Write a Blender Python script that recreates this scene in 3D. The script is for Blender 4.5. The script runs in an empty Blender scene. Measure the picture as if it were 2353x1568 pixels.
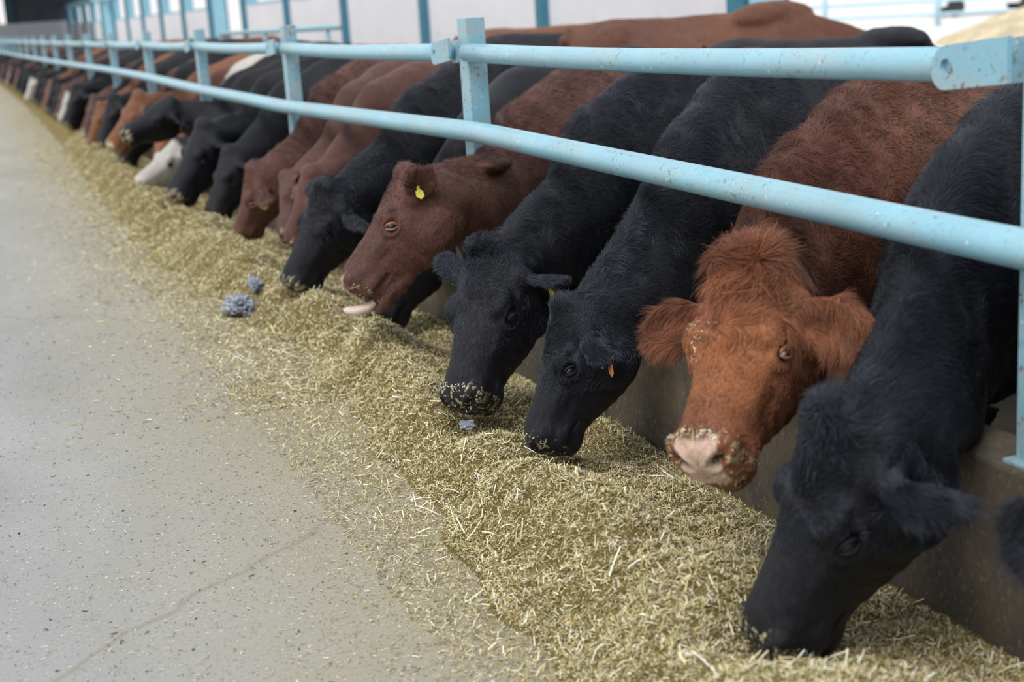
import bpy, bmesh, math, random
import numpy as np
from mathutils import Vector, Matrix
from math import sin, cos, pi, radians

sc = bpy.context.scene
COL = sc.collection
rng = np.random.default_rng(7)
random.seed(7)

# ------------------------------------------------------------------ camera
cd = bpy.data.cameras.new('camera'); cam = bpy.data.objects.new('camera', cd); COL.objects.link(cam)
cd.lens = 50.0; cd.sensor_width = 36.0; cd.sensor_fit = 'HORIZONTAL'
cd.clip_start = 0.05; cd.clip_end = 500
R = Matrix(((0.9285, 0.1421, -0.3431), (-0.3658, 0.1927, -0.9105), (-0.0632, 0.9710, 0.2309)))
cam.matrix_world = Matrix.Translation((-2.062, -2.389, 1.50)) @ R.to_4x4()
cd.dof.use_dof = True; cd.dof.focus_distance = 4.45; cd.dof.aperture_fstop = 2.4
sc.camera = cam

# ------------------------------------------------------------------ world, light, exposure
w = bpy.data.worlds.new('world'); sc.world = w; w.use_nodes = True
nt = w.node_tree; nt.nodes.clear()
bg = nt.nodes.new('ShaderNodeBackground'); out = nt.nodes.new('ShaderNodeOutputWorld')
tc = nt.nodes.new('ShaderNodeTexCoord'); sep = nt.nodes.new('ShaderNodeSeparateXYZ')
rmp = nt.nodes.new('ShaderNodeValToRGB')
nt.links.new(tc.outputs['Generated'], sep.inputs[0]); nt.links.new(sep.outputs['Z'], rmp.inputs[0])
rmp.color_ramp.elements[0].color = (1.0, 1.0, 1.0, 1); rmp.color_ramp.elements[1].color = (0.90, 0.96, 1.05, 1)
nt.links.new(rmp.outputs[0], bg.inputs[0]); nt.links.new(bg.outputs[0], out.inputs[0])
bg.inputs[1].default_value = 1.0
ld = bpy.data.lights.new('sun', 'SUN'); ld.energy = 2.3; ld.angle = radians(28); ld.color = (1.0, 0.97, 0.92)
lo = bpy.data.objects.new('sun', ld); COL.objects.link(lo)
lo.rotation_euler = Vector((-0.50, -0.34, 0.80)).to_track_quat('Z', 'Y').to_euler()
sc.view_settings.view_transform = 'Standard'; sc.view_settings.look = 'None'
sc.view_settings.exposure = 0.0; sc.view_settings.gamma = 1.0
sc.view_settings.use_curve_mapping = False
try:
    sc.render.hair_type = 'STRIP'
except Exception:
    pass

# ------------------------------------------------------------------ helpers
def V3(x): return np.array(x, float)
def nrm(a):
    a = np.asarray(a, float); return a / np.linalg.norm(a)

def tag(o, label=None, cat=None, group=None, kind=None):
    if label: o['label'] = label
    if cat: o['category'] = cat
    if group: o['group'] = group
    if kind: o['kind'] = kind
    return o

def link(name, me, mat=None, parent=None):
    o = bpy.data.objects.new(name, me); COL.objects.link(o)
    if mat is not None: me.materials.append(mat)
    if parent is not None: o.parent = parent
    return o

def empty(name, loc=(0, 0, 0)):
    o = bpy.data.objects.new(name, None); COL.objects.link(o); o.location = loc
    o.empty_display_size = 0.1
    return o

def mesh_np(name, V, F, smooth=True):
    """V (n,3), F list of tuples or (m,4)/(m,3) array"""
    me = bpy.data.meshes.new(name)
    V = np.asarray(V, np.float32)
    if isinstance(F, np.ndarray):
        m, k = F.shape
        me.vertices.add(len(V)); me.vertices.foreach_set('co', V.ravel())
        me.loops.add(m * k); me.loops.foreach_set('vertex_index', F.astype(np.int32).ravel())
        me.polygons.add(m); me.polygons.foreach_set('loop_start', np.arange(0, m * k, k, dtype=np.int32))
        me.update(calc_edges=True)
    else:
        me.from_pydata([tuple(v) for v in V], [], F); me.update()
    if smooth:
        me.polygons.foreach_set('use_smooth', np.ones(len(me.polygons), bool))
    return me

def color_attr(me, name, C):
    a = me.color_attributes.new(name, 'FLOAT_COLOR', 'POINT')
    C = np.asarray(C, np.float32)
    if C.shape[1] == 3: C = np.c_[C, np.ones(len(C), np.float32)]
    a.data.foreach_set('color', C.ravel())

class MB:
    """collects simple shapes into one mesh"""
    def __init__(s): s.V = []; s.F = []
    def add(s, V, F):
        n = len(s.V); s.V += [tuple(v) for v in V]; s.F += [tuple(i + n for i in f) for f in F]; return s
    def box(s, lo, hi):
        x0, y0, z0 = lo; x1, y1, z1 = hi
        return s.add([(x0,y0,z0),(x1,y0,z0),(x1,y1,z0),(x0,y1,z0),(x0,y0,z1),(x1,y0,z1),(x1,y1,z1),(x0,y1,z1)],
                     [(0,3,2,1),(4,5,6,7),(0,1,5,4),(1,2,6,5),(2,3,7,6),(3,0,4,7)])
    def tube(s, pts, rad, n=12, ell=None, cap=True):
        pts = [V3(p) for p in pts]
        if not hasattr(rad, '__len__'): rad = [rad] * len(pts)
        V = []; up = V3((0.03, 0.05, 1))
        for i, p in enumerate(pts):
            t = pts[min(i+1, len(pts)-1)] - pts[max(i-1, 0)]; t = nrm(t)
            u0 = up if abs(t @ nrm(up)) < .95 else V3((1, 0, 0.1))
            a = nrm(np.cross(u0, t)); b = np.cross(t, a)
            for k in range(n):
                q = 2*pi*k/n
                V.append(p + rad[i]*(a*cos(q)*(ell or 1) + b*sin(q)))
        F = []
        for i in range(len(pts)-1):
            for k in range(n):
                k2 = (k+1) % n
                F.append((i*n+k, i*n+k2, (i+1)*n+k2, (i+1)*n+k))
        if cap:
            F.append(tuple(range(n-1, -1, -1))); F.append(tuple(range((len(pts)-1)*n, len(pts)*n)))
        return s.add(V, F)
    def ellipsoid(s, c, r, M=np.eye(3), nu=16, nv=10):
        V = []; F = []
        c = V3(c); r = V3(r)
        for j in range(nv+1):
            ph = -pi/2 + pi*j/nv
            for i in range(nu):
                th = 2*pi*i/nu
                V.append(c + M @ (r*V3((cos(ph)*cos(th), cos(ph)*sin(th), sin(ph)))))
        for j in range(nv):
            for i in range(nu):
                i2 = (i+1) % nu
                F.append((j*nu+i, j*nu+i2, (j+1)*nu+i2, (j+1)*nu+i))
        return s.add(V, F)
    def rings(s, rings, cap=True):
        n = len(rings[0]); V = [p for r in rings for p in r]; F = []
        for i in range(len(rings)-1):
            for k in range(n):
                k2 = (k+1) % n
                F.append((i*n+k, i*n+k2, (i+1)*n+k2, (i+1)*n+k))
        if cap:
            F.append(tuple(range(n-1, -1, -1))); F.append(tuple(range((len(rings)-1)*n, len(rings)*n)))
        return s.add(V, F)
    def mesh(s, name, smooth=False):
        me = bpy.data.meshes.new(name); me.from_pydata([tuple(map(float, v)) for v in s.V], [], s.F); me.update()
        if smooth: me.polygons.foreach_set('use_smooth', np.ones(len(me.polygons), bool))
        return me
    def obj(s, name, mat, parent=None, smooth=False, bevel=0):
        o = link(name, s.mesh(name, smooth), mat, parent)
        if bevel:
            b = o.modifiers.new('bevel', 'BEVEL'); b.width = bevel; b.segments = 2; b.limit_method = 'ANGLE'; b.angle_limit = radians(40)
        return o

def catmull(A, m):
    """resample control rows A (n,k) with m samples per span"""
    A = np.asarray(A, float); n = len(A)
    P = np.vstack([2*A[0]-A[1], A, 2*A[-1]-A[-2]]); outp = []
    for i in range(1, n):
        p0, p1, p2, p3 = P[i-1], P[i], P[i+1], P[i+2]
        for j in range(m):
            t = j/m
            outp.append(.5*((2*p1)+(-p0+p2)*t+(2*p0-5*p1+4*p2-p3)*t*t+(-p0+3*p1-3*p2+p3)*t**3))
    outp.append(A[-1]); return np.array(outp)

def fnoise(P, f, seed=0, oct=3):
    """cheap smooth pseudo noise from sums of rotated sines, about -1..1"""
    r = np.random.default_rng(seed); P = np.asarray(P, float); o = np.zeros(len(P)); amp = 1; tot = 0
    for k in range(oct):
        for j in range(3):
            d = r.normal(size=P.shape[1]); d /= np.linalg.norm(d)
            e = r.normal(size=P.shape[1]); e /= np.linalg.norm(e)
            o += amp*np.sin((P@d)*f*(1+.3*j) + r.uniform(0, 6.28) + 1.3*np.sin((P@e)*f*.7 + r.uniform(0, 6.28)))
        tot += amp*1.7; amp *= .55; f *= 2.1
    return o/tot

# ------------------------------------------------------------------ materials
def new_mat(name):
    m = bpy.data.materials.new(name); m.use_nodes = True
    t = m.node_tree; return m, t, t.nodes['Principled BSDF']
def N(t, typ, **kw):
    n = t.nodes.new(typ)
    for k, v in kw.items():
        if k.startswith('i_'): n.inputs[k[2:].replace('_', ' ')].default_value = v
        else: setattr(n, k, v)
    return n
def noise(t, scale, detail=4, rough=.6, vec=None, dist=0):
    n = N(t, 'ShaderNodeTexNoise'); n.inputs['Scale'].default_value = scale; n.inputs['Detail'].default_value = detail
    n.inputs['Roughness'].default_value = rough; n.inputs['Distortion'].default_value = dist
    if vec is not None: t.links.new(vec, n.inputs['Vector'])
    return n.outputs['Fac']
def ramp(t, fac, stops):
    r = N(t, 'ShaderNodeValToRGB'); cr = r.color_ramp
    while len(cr.elements) < len(stops): cr.elements.new(0.5)
    for e, (p, c) in zip(cr.elements, stops):
        e.position = p; e.color = (*c, 1) if hasattr(c, '__len__') else (c, c, c, 1)
    t.links.new(fac, r.inputs[0]); return r.outputs[0]
def mix(t, fac, a, b, mode='MIX'):
    m = N(t, 'ShaderNodeMix', data_type='RGBA', blend_type=mode)
    for s, v in ((0, fac), (6, a), (7, b)):
        if isinstance(v, bpy.types.NodeSocket): t.links.new(v, m.inputs[s])
        else: m.inputs[s].default_value = v if s == 0 else (*v, 1)
    return m.outputs[2]
def pos(t, scale=(1, 1, 1), obj=False):
    if obj: s = N(t, 'ShaderNodeTexCoord').outputs['Object']
    else: s = N(t, 'ShaderNodeNewGeometry').outputs['Position']
    mp = N(t, 'ShaderNodeMapping'); mp.inputs['Scale'].default_value = scale; t.links.new(s, mp.inputs[0]); return mp.outputs[0]
def bump(t, b, fac, strength=.3, dist=.01):
    n = N(t, 'ShaderNodeBump'); n.inputs['Strength'].default_value = strength; n.inputs['Distance'].default_value = dist
    t.links.new(fac, n.inputs['Height']); t.links.new(n.outputs[0], b.inputs['Normal'])

def plain(name, c, rough=.6, metal=0, spec=.5, var=.12, scale=12):
    m, t, b = new_mat(name)
    f = noise(t, scale, 4, .6, pos(t))
    col = ramp(t, f, [(.3, tuple(x*(1-var) for x in c)), (.7, tuple(min(1, x*(1+var)) for x in c))])
    t.links.new(col, b.inputs['Base Color']); b.inputs['Roughness'].default_value = rough
    b.inputs['Metallic'].default_value = metal; b.inputs['Specular IOR Level'].default_value = spec
    return m

def paint(name, c, dirt=.5, chips=.6):
    """blue gloss paint with dust, scratches and small rust chips"""
    m, t, b = new_mat(name); P = pos(t)
    big = noise(t, 5, 5, .6, P)
    col = ramp(t, big, [(.3, tuple(x*.86 for x in c)), (.75, c)])
    dust = ramp(t, noise(t, 9, 6, .7, pos(t, (1, .35, 1))), [(.42, 0.0), (.66, dirt)])
    col = mix(t, dust, col, (.42, .40, .34))
    streak = ramp(t, noise(t, 55, 5, .7, pos(t, (1, .8, .8))), [(.595 - .03*chips, 0.0), (.64 - .03*chips, chips)])
    zone = ramp(t, noise(t, 4.5, 3, .6, P), [(.44, 0.0), (.58, 1.0)])
    mk = N(t, 'ShaderNodeMath', operation='MULTIPLY'); t.links.new(streak, mk.inputs[0]); t.links.new(zone, mk.inputs[1])
    col = mix(t, mk.outputs[0], col, (.13, .075, .05))
    spk = ramp(t, noise(t, 190, 2, .5, P), [(.66, 0.0), (.69, .7)])
    col = mix(t, spk, col, (.14, .12, .11))
    wf = ramp(t, noise(t, 38, 3, .6, P), [(.69, 0.0), (.71, .75)])
    col = mix(t, wf, col, (.75, .80, .82))
    t.links.new(col, b.inputs['Base Color']); b.inputs['Roughness'].default_value = .34
    b.inputs['Specular IOR Level'].default_value = .5
    bump(t, b, noise(t, 70, 4, .6, P), .15, .002)
    return m
BLUE = (.285, .55, .67)
M_paint = paint('blue_paint', BLUE, .35, .5)
M_post = paint('weathered_blue_paint', (.25, .50, .62), .6, 1.0)
M_bluewall = plain('pale_blue_paint', (.30, .56, .68), .6)
M_teal = plain('teal_paint', (.05, .20, .29), .6)
M_tealroof = plain('teal_sheet', (.035, .12, .15), .7)
M_wall = None

def concrete(name, c1, c2, scale=1.0, speck=.0):
    m, t, b = new_mat(name); P = pos(t)
    a = noise(t, 1.1*scale, 6, .62, pos(t, (1, .45, 1)), .4)
    col = ramp(t, a, [(.30, c1), (.72, c2)])
    fine = ramp(t, noise(t, 90, 4, .8, P), [(.32, .80), (.7, 1.08)])
    col = mix(t, 1.0, col, fine, 'MULTIPLY')
    if speck:
        s = ramp(t, noise(t, 26, 5, .75, P), [(.60, 0.0), (.70, speck)])
        col = mix(t, s, col, (.30, .26, .17))
        s2 = ramp(t, noise(t, 130, 3, .7, P), [(.66, 0.0), (.72, .8)])
        col = mix(t, s2, col, (.15, .12, .07))
    t.links.new(col, b.inputs['Base Color']); b.inputs['Roughness'].default_value = .75
    b.inputs['Specular IOR Level'].default_value = .3
    bump(t, b, noise(t, 60, 6, .7, P), .25, .004)
    return m, t, b, col

# ------------------------------------------------------------------ floor, curb, pen, walls
M_floor, t, b, col = concrete('lane_concrete', (.275, .272, .265), (.375, .372, .362), 1.0, .35)
vor = N(t, 'ShaderNodeTexVoronoi', feature='DISTANCE_TO_EDGE'); vor.inputs['Scale'].default_value = .32
dn = N(t, 'ShaderNodeTexNoise'); dn.inputs['Scale'].default_value = 2.2; dn.inputs['Detail'].default_value = 6
mm = N(t, 'ShaderNodeMix', data_type='RGBA'); mm.inputs[0].default_value = .25
P = pos(t); t.links.new(P, dn.inputs['Vector']); t.links.new(P, mm.inputs[6]); t.links.new(dn.outputs['Color'], mm.inputs[7])
t.links.new(mm.outputs[2], vor.inputs['Vector'])
crk = ramp(t, vor.outputs['Distance'], [(.0, .45), (.0022, 0.0)])
sx_ = N(t, 'ShaderNodeSeparateXYZ'); t.links.new(P, sx_.inputs[0])
mr_ = N(t, 'ShaderNodeMapRange'); mr_.inputs['From Min'].default_value = -1.95; mr_.inputs['From Max'].default_value = -.9
nz_ = N(t, 'ShaderNodeMath', operation='MULTIPLY_ADD'); nz_.inputs[1].default_value = .9; t.links.new(noise(t, 2.2, 6, .7, P), nz_.inputs[0]); t.links.new(sx_.outputs['X'], nz_.inputs[2])
ad_ = N(t, 'ShaderNodeMath', operation='ADD'); ad_.inputs[1].default_value = -.45; t.links.new(nz_.outputs[0], ad_.inputs[0])
t.links.new(ad_.outputs[0], mr_.inputs['Value'])
gr_ = ramp(t, noise(t, 170, 4, .8, P), [(.35, .25), (.6, 1.0)])
mm_ = N(t, 'ShaderNodeMath', operation='MULTIPLY'); t.links.new(mr_.outputs[0], mm_.inputs[0]); t.links.new(gr_, mm_.inputs[1])
col = mix(t, mm_.outputs[0], col, (.33, .285, .155))
t.links.new(mix(t, crk, col, (.20, .16, .10)), b.inputs['Base Color'])
M_curb, t, b, col = concrete('curb_concrete', (.060, .052, .044), (.20, .155, .105), 2.6, 0)
sp = ramp(t, noise(t, 85, 5, .8, pos(t, (1, 1, .55))), [(.56, 0.0), (.66, .85)])
zn = ramp(t, noise(t, 6, 4, .7, pos(t)), [(.40, .15), (.62, 1.0)])
mz_ = N(t, 'ShaderNodeMath', operation='MULTIPLY'); t.links.new(sp, mz_.inputs[0]); t.links.new(zn, mz_.inputs[1])
col = mix(t, ramp(t, noise(t, 4.5, 6, .75, pos(t, (1, 1, .5))), [(.42, 0.0), (.62, .75)]), col, (.050, .048, .050))
col2 = mix(t, mz_.outputs[0], col, (.40, .35, .27))
t.links.new(col2, b.inputs['Base Color'])
M_pen, *_ = concrete('pen_floor', (.04, .033, .025), (.09, .075, .055), 2, 0)
M_yard, *_ = concrete('yard_concrete', (.72, .70, .66), (.85, .84, .82), 1, 0)

def struct(name, mb, mat, **k):
    o = mb.obj(name, mat, **k); o['kind'] = 'structure'; return o
mb = MB(); mb.add([(-9, -4, 0), (-.02, -4, 0), (-.02, 105, 0), (-9, 105, 0)], [(0, 1, 2, 3)])
struct('floor', mb, M_floor)
mb = MB(); mb.add([(.17, -4, 0.0), (6.5, -4, 0), (6.5, 105, 0), (.17, 105, 0)], [(0, 1, 2, 3)])
struct('floor_pen', mb, M_pen)
mb = MB(); mb.box((-.035, -4, -.02), (.14, 105, .45))
struct('trim_feed_curb', mb, M_curb, bevel=.012)
mb = MB(); mb.add([(6.75, -30, -.02), (120, -30, -.02), (120, 140, -.02), (6.75, 140, -.02)], [(0, 1, 2, 3)])
struct('ground_yard', mb, M_yard)

M_wall, t, b, col = concrete('lime_wall', (.80, .79, .83), (.90, .89, .92), .8, 0)
st = ramp(t, noise(t, 3, 5, .7, pos(t, (1, 1.6, .6))), [(.55, 0.0), (.75, .5)])
sz = N(t, 'ShaderNodeSeparateXYZ'); t.links.new(N(t, 'ShaderNodeNewGeometry').outputs['Position'], sz.inputs[0])
mr = N(t, 'ShaderNodeMapRange'); mr.inputs['From Min'].default_value = 1.45; mr.inputs['From Max'].default_value = .9
t.links.new(sz.outputs['Z'], mr.inputs['Value'])
mk = N(t, 'ShaderNodeMath', operation='MULTIPLY'); t.links.new(st, mk.inputs[0]); t.links.new(mr.outputs[0], mk.inputs[1])
t.links.new(mix(t, mk.outputs[0], col, (.40, .33, .24)), b.inputs['Base Color'])

WX = 6.5
YC = [12.2 + 5.76*k for k in range(17)]       # column lines of the far side wall
doors = {5, 11}
wn = 0
for k in range(16):
    y0, y1 = YC[k], YC[k+1]
    if k in doors: continue
    mb = MB(); mb.box((WX, y0, 0), (WX+.2, y1, 1.95)); struct('wall_right', mb, M_wall)
    wn += 1
    mb = MB(); mb.box((WX-.01, y0+.9, 1.93), (WX+.21, y1-.9, 1.99)); mb.box((WX+.03, y0+.9, 1.99), (WX+.12, y0+1.0, 3.05)); mb.box((WX+.03, y1-1.0, 1.99), (WX+.12, y1-.9, 3.05))
    struct('trim_pier', MB().box((WX-.01, y0, 1.95), (WX+.2, y0+.9, 3.05)), M_bluewall); struct('trim_pier', MB().box((WX-.01, y1-.9, 1.95), (WX+.2, y1, 3.05)), M_bluewall)
    struct('window_%d' % wn, mb, M_bluewall)
for k in range(17):
    mb = MB(); mb.box((WX-.13, YC[k]-.12, 0), (WX+.22, YC[k]+.12, 3.05)); struct('column', mb, M_teal)
for k in doors | {-1}:
    yy = YC[k+1]
    mb = MB(); mb.box((WX+.0, yy-.2, 0), (WX+.47, yy-.165, 3.3)); struct('trim_door_reveal', mb, M_bluewall)
    mb = MB(); mb.box((WX+.44, yy-.22, 0), (WX+.50, yy-.14, 3.3)); struct('trim_door_edge', mb, M_teal)
mb = MB(); mb.box((WX-.05, -4, 3.05), (WX+.3, 105, 3.4)); struct('beam', mb, M_bluewall)
mb = MB(); mb.add([(7.2, -4, 3.35), (7.2, 20, 3.35), (6.2, 20, 3.6), (6.2, -4, 3.6), (7.2, -4, 3.45), (7.2, 20, 3.45), (6.2, 20, 3.7), (6.2, -4, 3.7)],
                [(0,1,2,3),(7,6,5,4),(0,4,5,1),(1,5,6,2),(2,6,7,3),(3,7,4,0)])
struct('roof_over_pens', mb, M_tealroof)
mb = MB(); mb.add([(7.2, 86, 3.35), (7.2, 105, 3.35), (-3, 105, 6.0), (-3, 86, 6.0), (7.2, 86, 3.45), (7.2, 105, 3.45), (-3, 105, 6.1), (-3, 86, 6.1)],
                [(0,1,2,3),(7,6,5,4),(0,4,5,1),(1,5,6,2),(2,6,7,3),(3,7,4,0)])
struct('roof_far_barn', mb, M_tealroof)
M_endlow = plain('white_band', (.80, .81, .86), .8, var=.04)
M_endup = plain('grey_cladding', (.10, .10, .125), .8, var=.2, scale=1.5)
mb = MB(); mb.box((-9, 105, 0), (7.2, 105.3, 2.30)); struct('wall_far', mb, M_endlow)
mb = MB(); mb.box((2.35, 105.05, 2.30), (7.2, 105.25, 6.2)); struct('wall_far_gable', mb, M_endup)
mb = MB(); mb.box((2.55, 104.9, 2.3), (2.95, 105.04, 6.0)); struct('trim_far_post', mb, M_tealroof)
mb = MB(); mb.box((-9, 105.05, 2.30), (1.9, 105.25, 6.2)); struct('wall_far_side', mb, M_endlow)

# yard fence, vehicle and feed heap outside the shed
M_yrail = plain('pale_rail', (.42, .62, .72), .5)
yf = empty('yard_fence', (26, 33, 0))
tag(yf, 'pale blue pipe railing out in the sunlit yard behind the shed', 'fence')
d = nrm((.93, -.37, 0))
for z in (.35, .75, 1.15, 1.5):
    a = V3((22, 40, z)) - V3((26, 33, 0)); e = V3((33, 26, z)) - V3((26, 33, 0))
    MB().tube([a, e], .045, 8).obj('rail', M_yrail, yf, smooth=True)
for i in range(6):
    p = V3((22, 40, 0)) + (V3((33, 26, 0)) - V3((22, 40, 0)))*i/5 - V3((26, 33, 0))
    MB().tube([p, p + V3((0, 0, 1.6))], .09 if i != 4 else .12, 8).obj('post', M_yrail, yf, smooth=True)

M_carw = plain('white_body_paint', (.80, .82, .84), .3, var=.03)
M_dkglass = plain('dark_glass', (.03, .045, .06), .1, var=.1)
M_tyre = plain('tyre_rubber', (.03, .03, .03), .8)
car = empty('parked_car', (34, 41.5, 0)); car.rotation_euler = (0, 0, radians(-24))
tag(car, 'pale parked car beyond the yard railing with dark windows', 'car')
prof = [(-2.1, .35), (-2.1, .85), (-1.75, .98), (-1.2, 1.45), (.35, 1.5), (1.05, 1.02), (2.0, .88), (2.15, .6), (2.1, .35)]
mb = MB(); n = len(prof)
mb.add([(x, -.85, z) for x, z in prof] + [(x, .85, z) for x, z in prof],
       [tuple(range(n)), tuple(range(2*n-1, n-1, -1))] + [(i, n+i, n+(i+1) % n, (i+1) % n) for i in range(n)])
mb.obj('body', M_carw, car, bevel=.05)
for side in (-1, 1):
    y = .855*side
    mb = MB()
    for q in ([(-1.55, 1.0), (-1.15, 1.38), (-.45, 1.42), (-.45, 1.0)], [(-.35, 1.0), (-.35, 1.42), (.3, 1.42), (.85, 1.02)]):
        mb.add([(x, y, z) for x, z in q] + [(x, y + .012*side, z) for x, z in q], [(0,1,2,3), (7,6,5,4), (0,4,5,1), (1,5,6,2), (2,6,7,3), (3,7,4,0)])
    mb.obj('side_window', M_dkglass, car)
    for x in (-1.3, 1.35):
        MB().tube([(x, y-.12*side, .33), (x, y+.02*side, .33)], .33, 20).obj('wheel', M_tyre, car)

g = np.linspace(-1, 1, 60); X, Y = np.meshgrid(g, g)
r = np.sqrt(X**2+Y**2); pts = np.c_[X.ravel(), Y.ravel()]
h = 1.5*np.clip(1-r, 0, 1).ravel()**.7 + .09*fnoise(pts, 9, 3)*(r.ravel() < .95)
h[r.ravel() > .97] = 0
Vh = np.c_[pts[:, 0]*7, pts[:, 1]*5, h]
idx = np.arange(3600).reshape(60, 60)
F = np.stack([idx[:-1, :-1], idx[:-1, 1:], idx[1:, 1:], idx[1:, :-1]], -1).reshape(-1, 4)
M_heap = plain('dry_fodder', (.55, .46, .30), .95, var=.35, scale=3)
o = link('fodder_heap', mesh_np('fodder_heap', Vh, F), M_heap); o.location = (25, 22.5, -.03)
tag(o, 'pale tan heap of fodder in the bright yard beyond the pen', 'heap')

# ------------------------------------------------------------------ feed fence
S = 3.5
H_TOP = 1.308
NP = 21
def rail_z(y):
    ys = [-6, -.07, 3.29, 6.9, 10.14, 13.78, 17.4, 29.2, 44.8, 80]
    zs = [.935, .939, .986, .939, .944, .970, .975, .943, .925, .93]
    return float(np.interp(y, ys, zs))
gname = 'blue posts of the feed fence'
ordinals = {0: 'rust-flecked blue steel post at the right frame edge, tallest in view', 1: 'tall chipped blue steel post right of the photo centre with bare plate top',
            2: 'blue steel fence post standing left of the two dark red necks', 3: 'blurred blue fence post rising beside the white-streaked dark back',
            4: 'blurred blue fence post, fourth back from the largest full one', 5: 'small blurred blue fence post just left of the brown-orange face'}
ORD = ['seventh', 'eighth', 'ninth', 'tenth', 'eleventh', 'twelfth', 'thirteenth']
for i_, w_ in enumerate(ORD): ordinals[6+i_] = 'small blurred blue fence post, %s counting from the right' % w_
for n in range(0, NP):
    y = n*S
    p = empty('fence_post', (0, y, .45))
    tag(p, ordinals.get(n, 'small out-of-focus blue fence post far down the feeding row'), 'post', gname)
    mb = MB()
    # channel section: web towards the lane, two flanges towards the pen
    sec = [(0, -.11), (.085, -.11), (.085, -.100), (.011, -.100), (.011, -.010), (.085, -.010), (.085, 0), (0, 0)]
    mb.rings([[V3((a_, b_, z_)) for a_, b_ in sec] for z_ in (-.02, 1.0)])
    mb.obj('upright', M_post, p, bevel=.002)
    if n < 8:
        MB().box((-.02, -.13, -.002), (.11, .02, .008)).obj('base_plate', M_post, p, bevel=.002)
    # lug: two rounded plates with a pin hole, holding the end of the rail of the next bay
    zc = H_TOP - .45
    for sx in (-.052, .040):
        prof = []
        for a in np.linspace(pi/2, 3*pi/2, 13): prof.append((-.0 + .048*sin(a), .145 - .048*cos(a)))
        # y runs away (towards next post); rounded end far side
        up = [(zc+.048*cos(a), .185+.048*sin(a)) for a in np.linspace(0, pi, 15)]
        poly = [(zc+.048, -.012)] + up + [(zc-.048, -.012)]
        outer = [(yy, zz + .10*(yy-.15)*-1) for zz, yy in poly]
        m_ = len(outer); hole = [(.185+.016*cos(a), zc+.016*sin(a)) for a in np.linspace(0, 2*pi, 12, endpoint=False)]
        bm = bmesh.new()
        for x_ in (sx, sx+.012):
            pass
        # build with hole through bridging
        vo = [[bm.verts.new((x_, a, b_)) for a, b_ in outer] for x_ in (sx, sx+.012)]
        vh = [[bm.verts.new((x_, a, b_)) for a, b_ in hole] for x_ in (sx, sx+.012)]
        for s_ in (0, 1):
            eds = [bm.edges.new((vo[s_][i], vo[s_][(i+1) % m_])) for i in range(m_)] + [bm.edges.new((vh[s_][i], vh[s_][(i+1) % 12])) for i in range(12)]
            bmesh.ops.triangle_fill(bm, edges=eds, use_beauty=True)
        for L, mcount in ((vo, m_), (vh, 12)):
            for i in range(mcount):
                bm.faces.new((L[0][i], L[0][(i+1) % mcount], L[1][(i+1) % mcount], L[1][i]))
        bmesh.ops.recalc_face_normals(bm, faces=bm.faces)
        me = bpy.data.meshes.new('lug_plate'); bm.to_mesh(me); bm.free()
        link('lug_plate', me, M_post, p)
gname2 = 'top rails of the feed fence'
rl = {0: 'thick blue top rail spanning the near bay above the largest red back', 1: 'blue top rail of the second bay above the brown backs',
      2: 'blurred blue top rail above the white-streaked back', 3: 'short blurred blue top rail three bays beyond the largest'}
for i_, w_ in enumerate(['fifth', 'sixth'] + ORD[:5]): rl[4+i_] = 'short blurred blue top rail, %s counting from the right' % w_
for n in range(0, NP-1):
    y0 = n*S + .155; y1 = (n+1)*S - .106
    a = MB(); m_ = 10
    a.tube([(0, y0 + (y1-y0)*i/m_, -.012*sin(pi*i/m_)) for i in range(m_+1)], .039, 20)
    o = a.obj('top_rail', M_paint, None, smooth=True, bevel=0); o.location = (0, 0, H_TOP)
    # the near end carries a flat tongue that sits between the lug plates
    tag(o, rl.get(n, 'small blurred blue top rail far down the feeding row'), 'rail', gname2)
# lower neck rail: one continuous bent pipe in front of the posts
ys = [-3.5, -1.5, -.07, 1.0, 2.2, 3.0, 3.29, 3.6, 5.0, 6.6, 6.9, 7.2, 8.6, 10.14, 12, 13.78, 17.4, 21, 29.2, 44.8, 68]
zs = [.935, .936, .939, .955, .972, .984, .986, .982, .963, .943, .939, .939, .942, .944, .957, .970, .975, .965, .943, .925, .93]
C = catmull(np.c_[np.full(len(ys), -.045), ys, zs], 6)
mb = MB(); mb.tube(C, .0435, 24)
o = mb.obj('neck_rail', M_paint, None, smooth=True)
tag(o, 'long bent blue steel pipe running low across all the cattle necks', 'rail')

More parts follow.
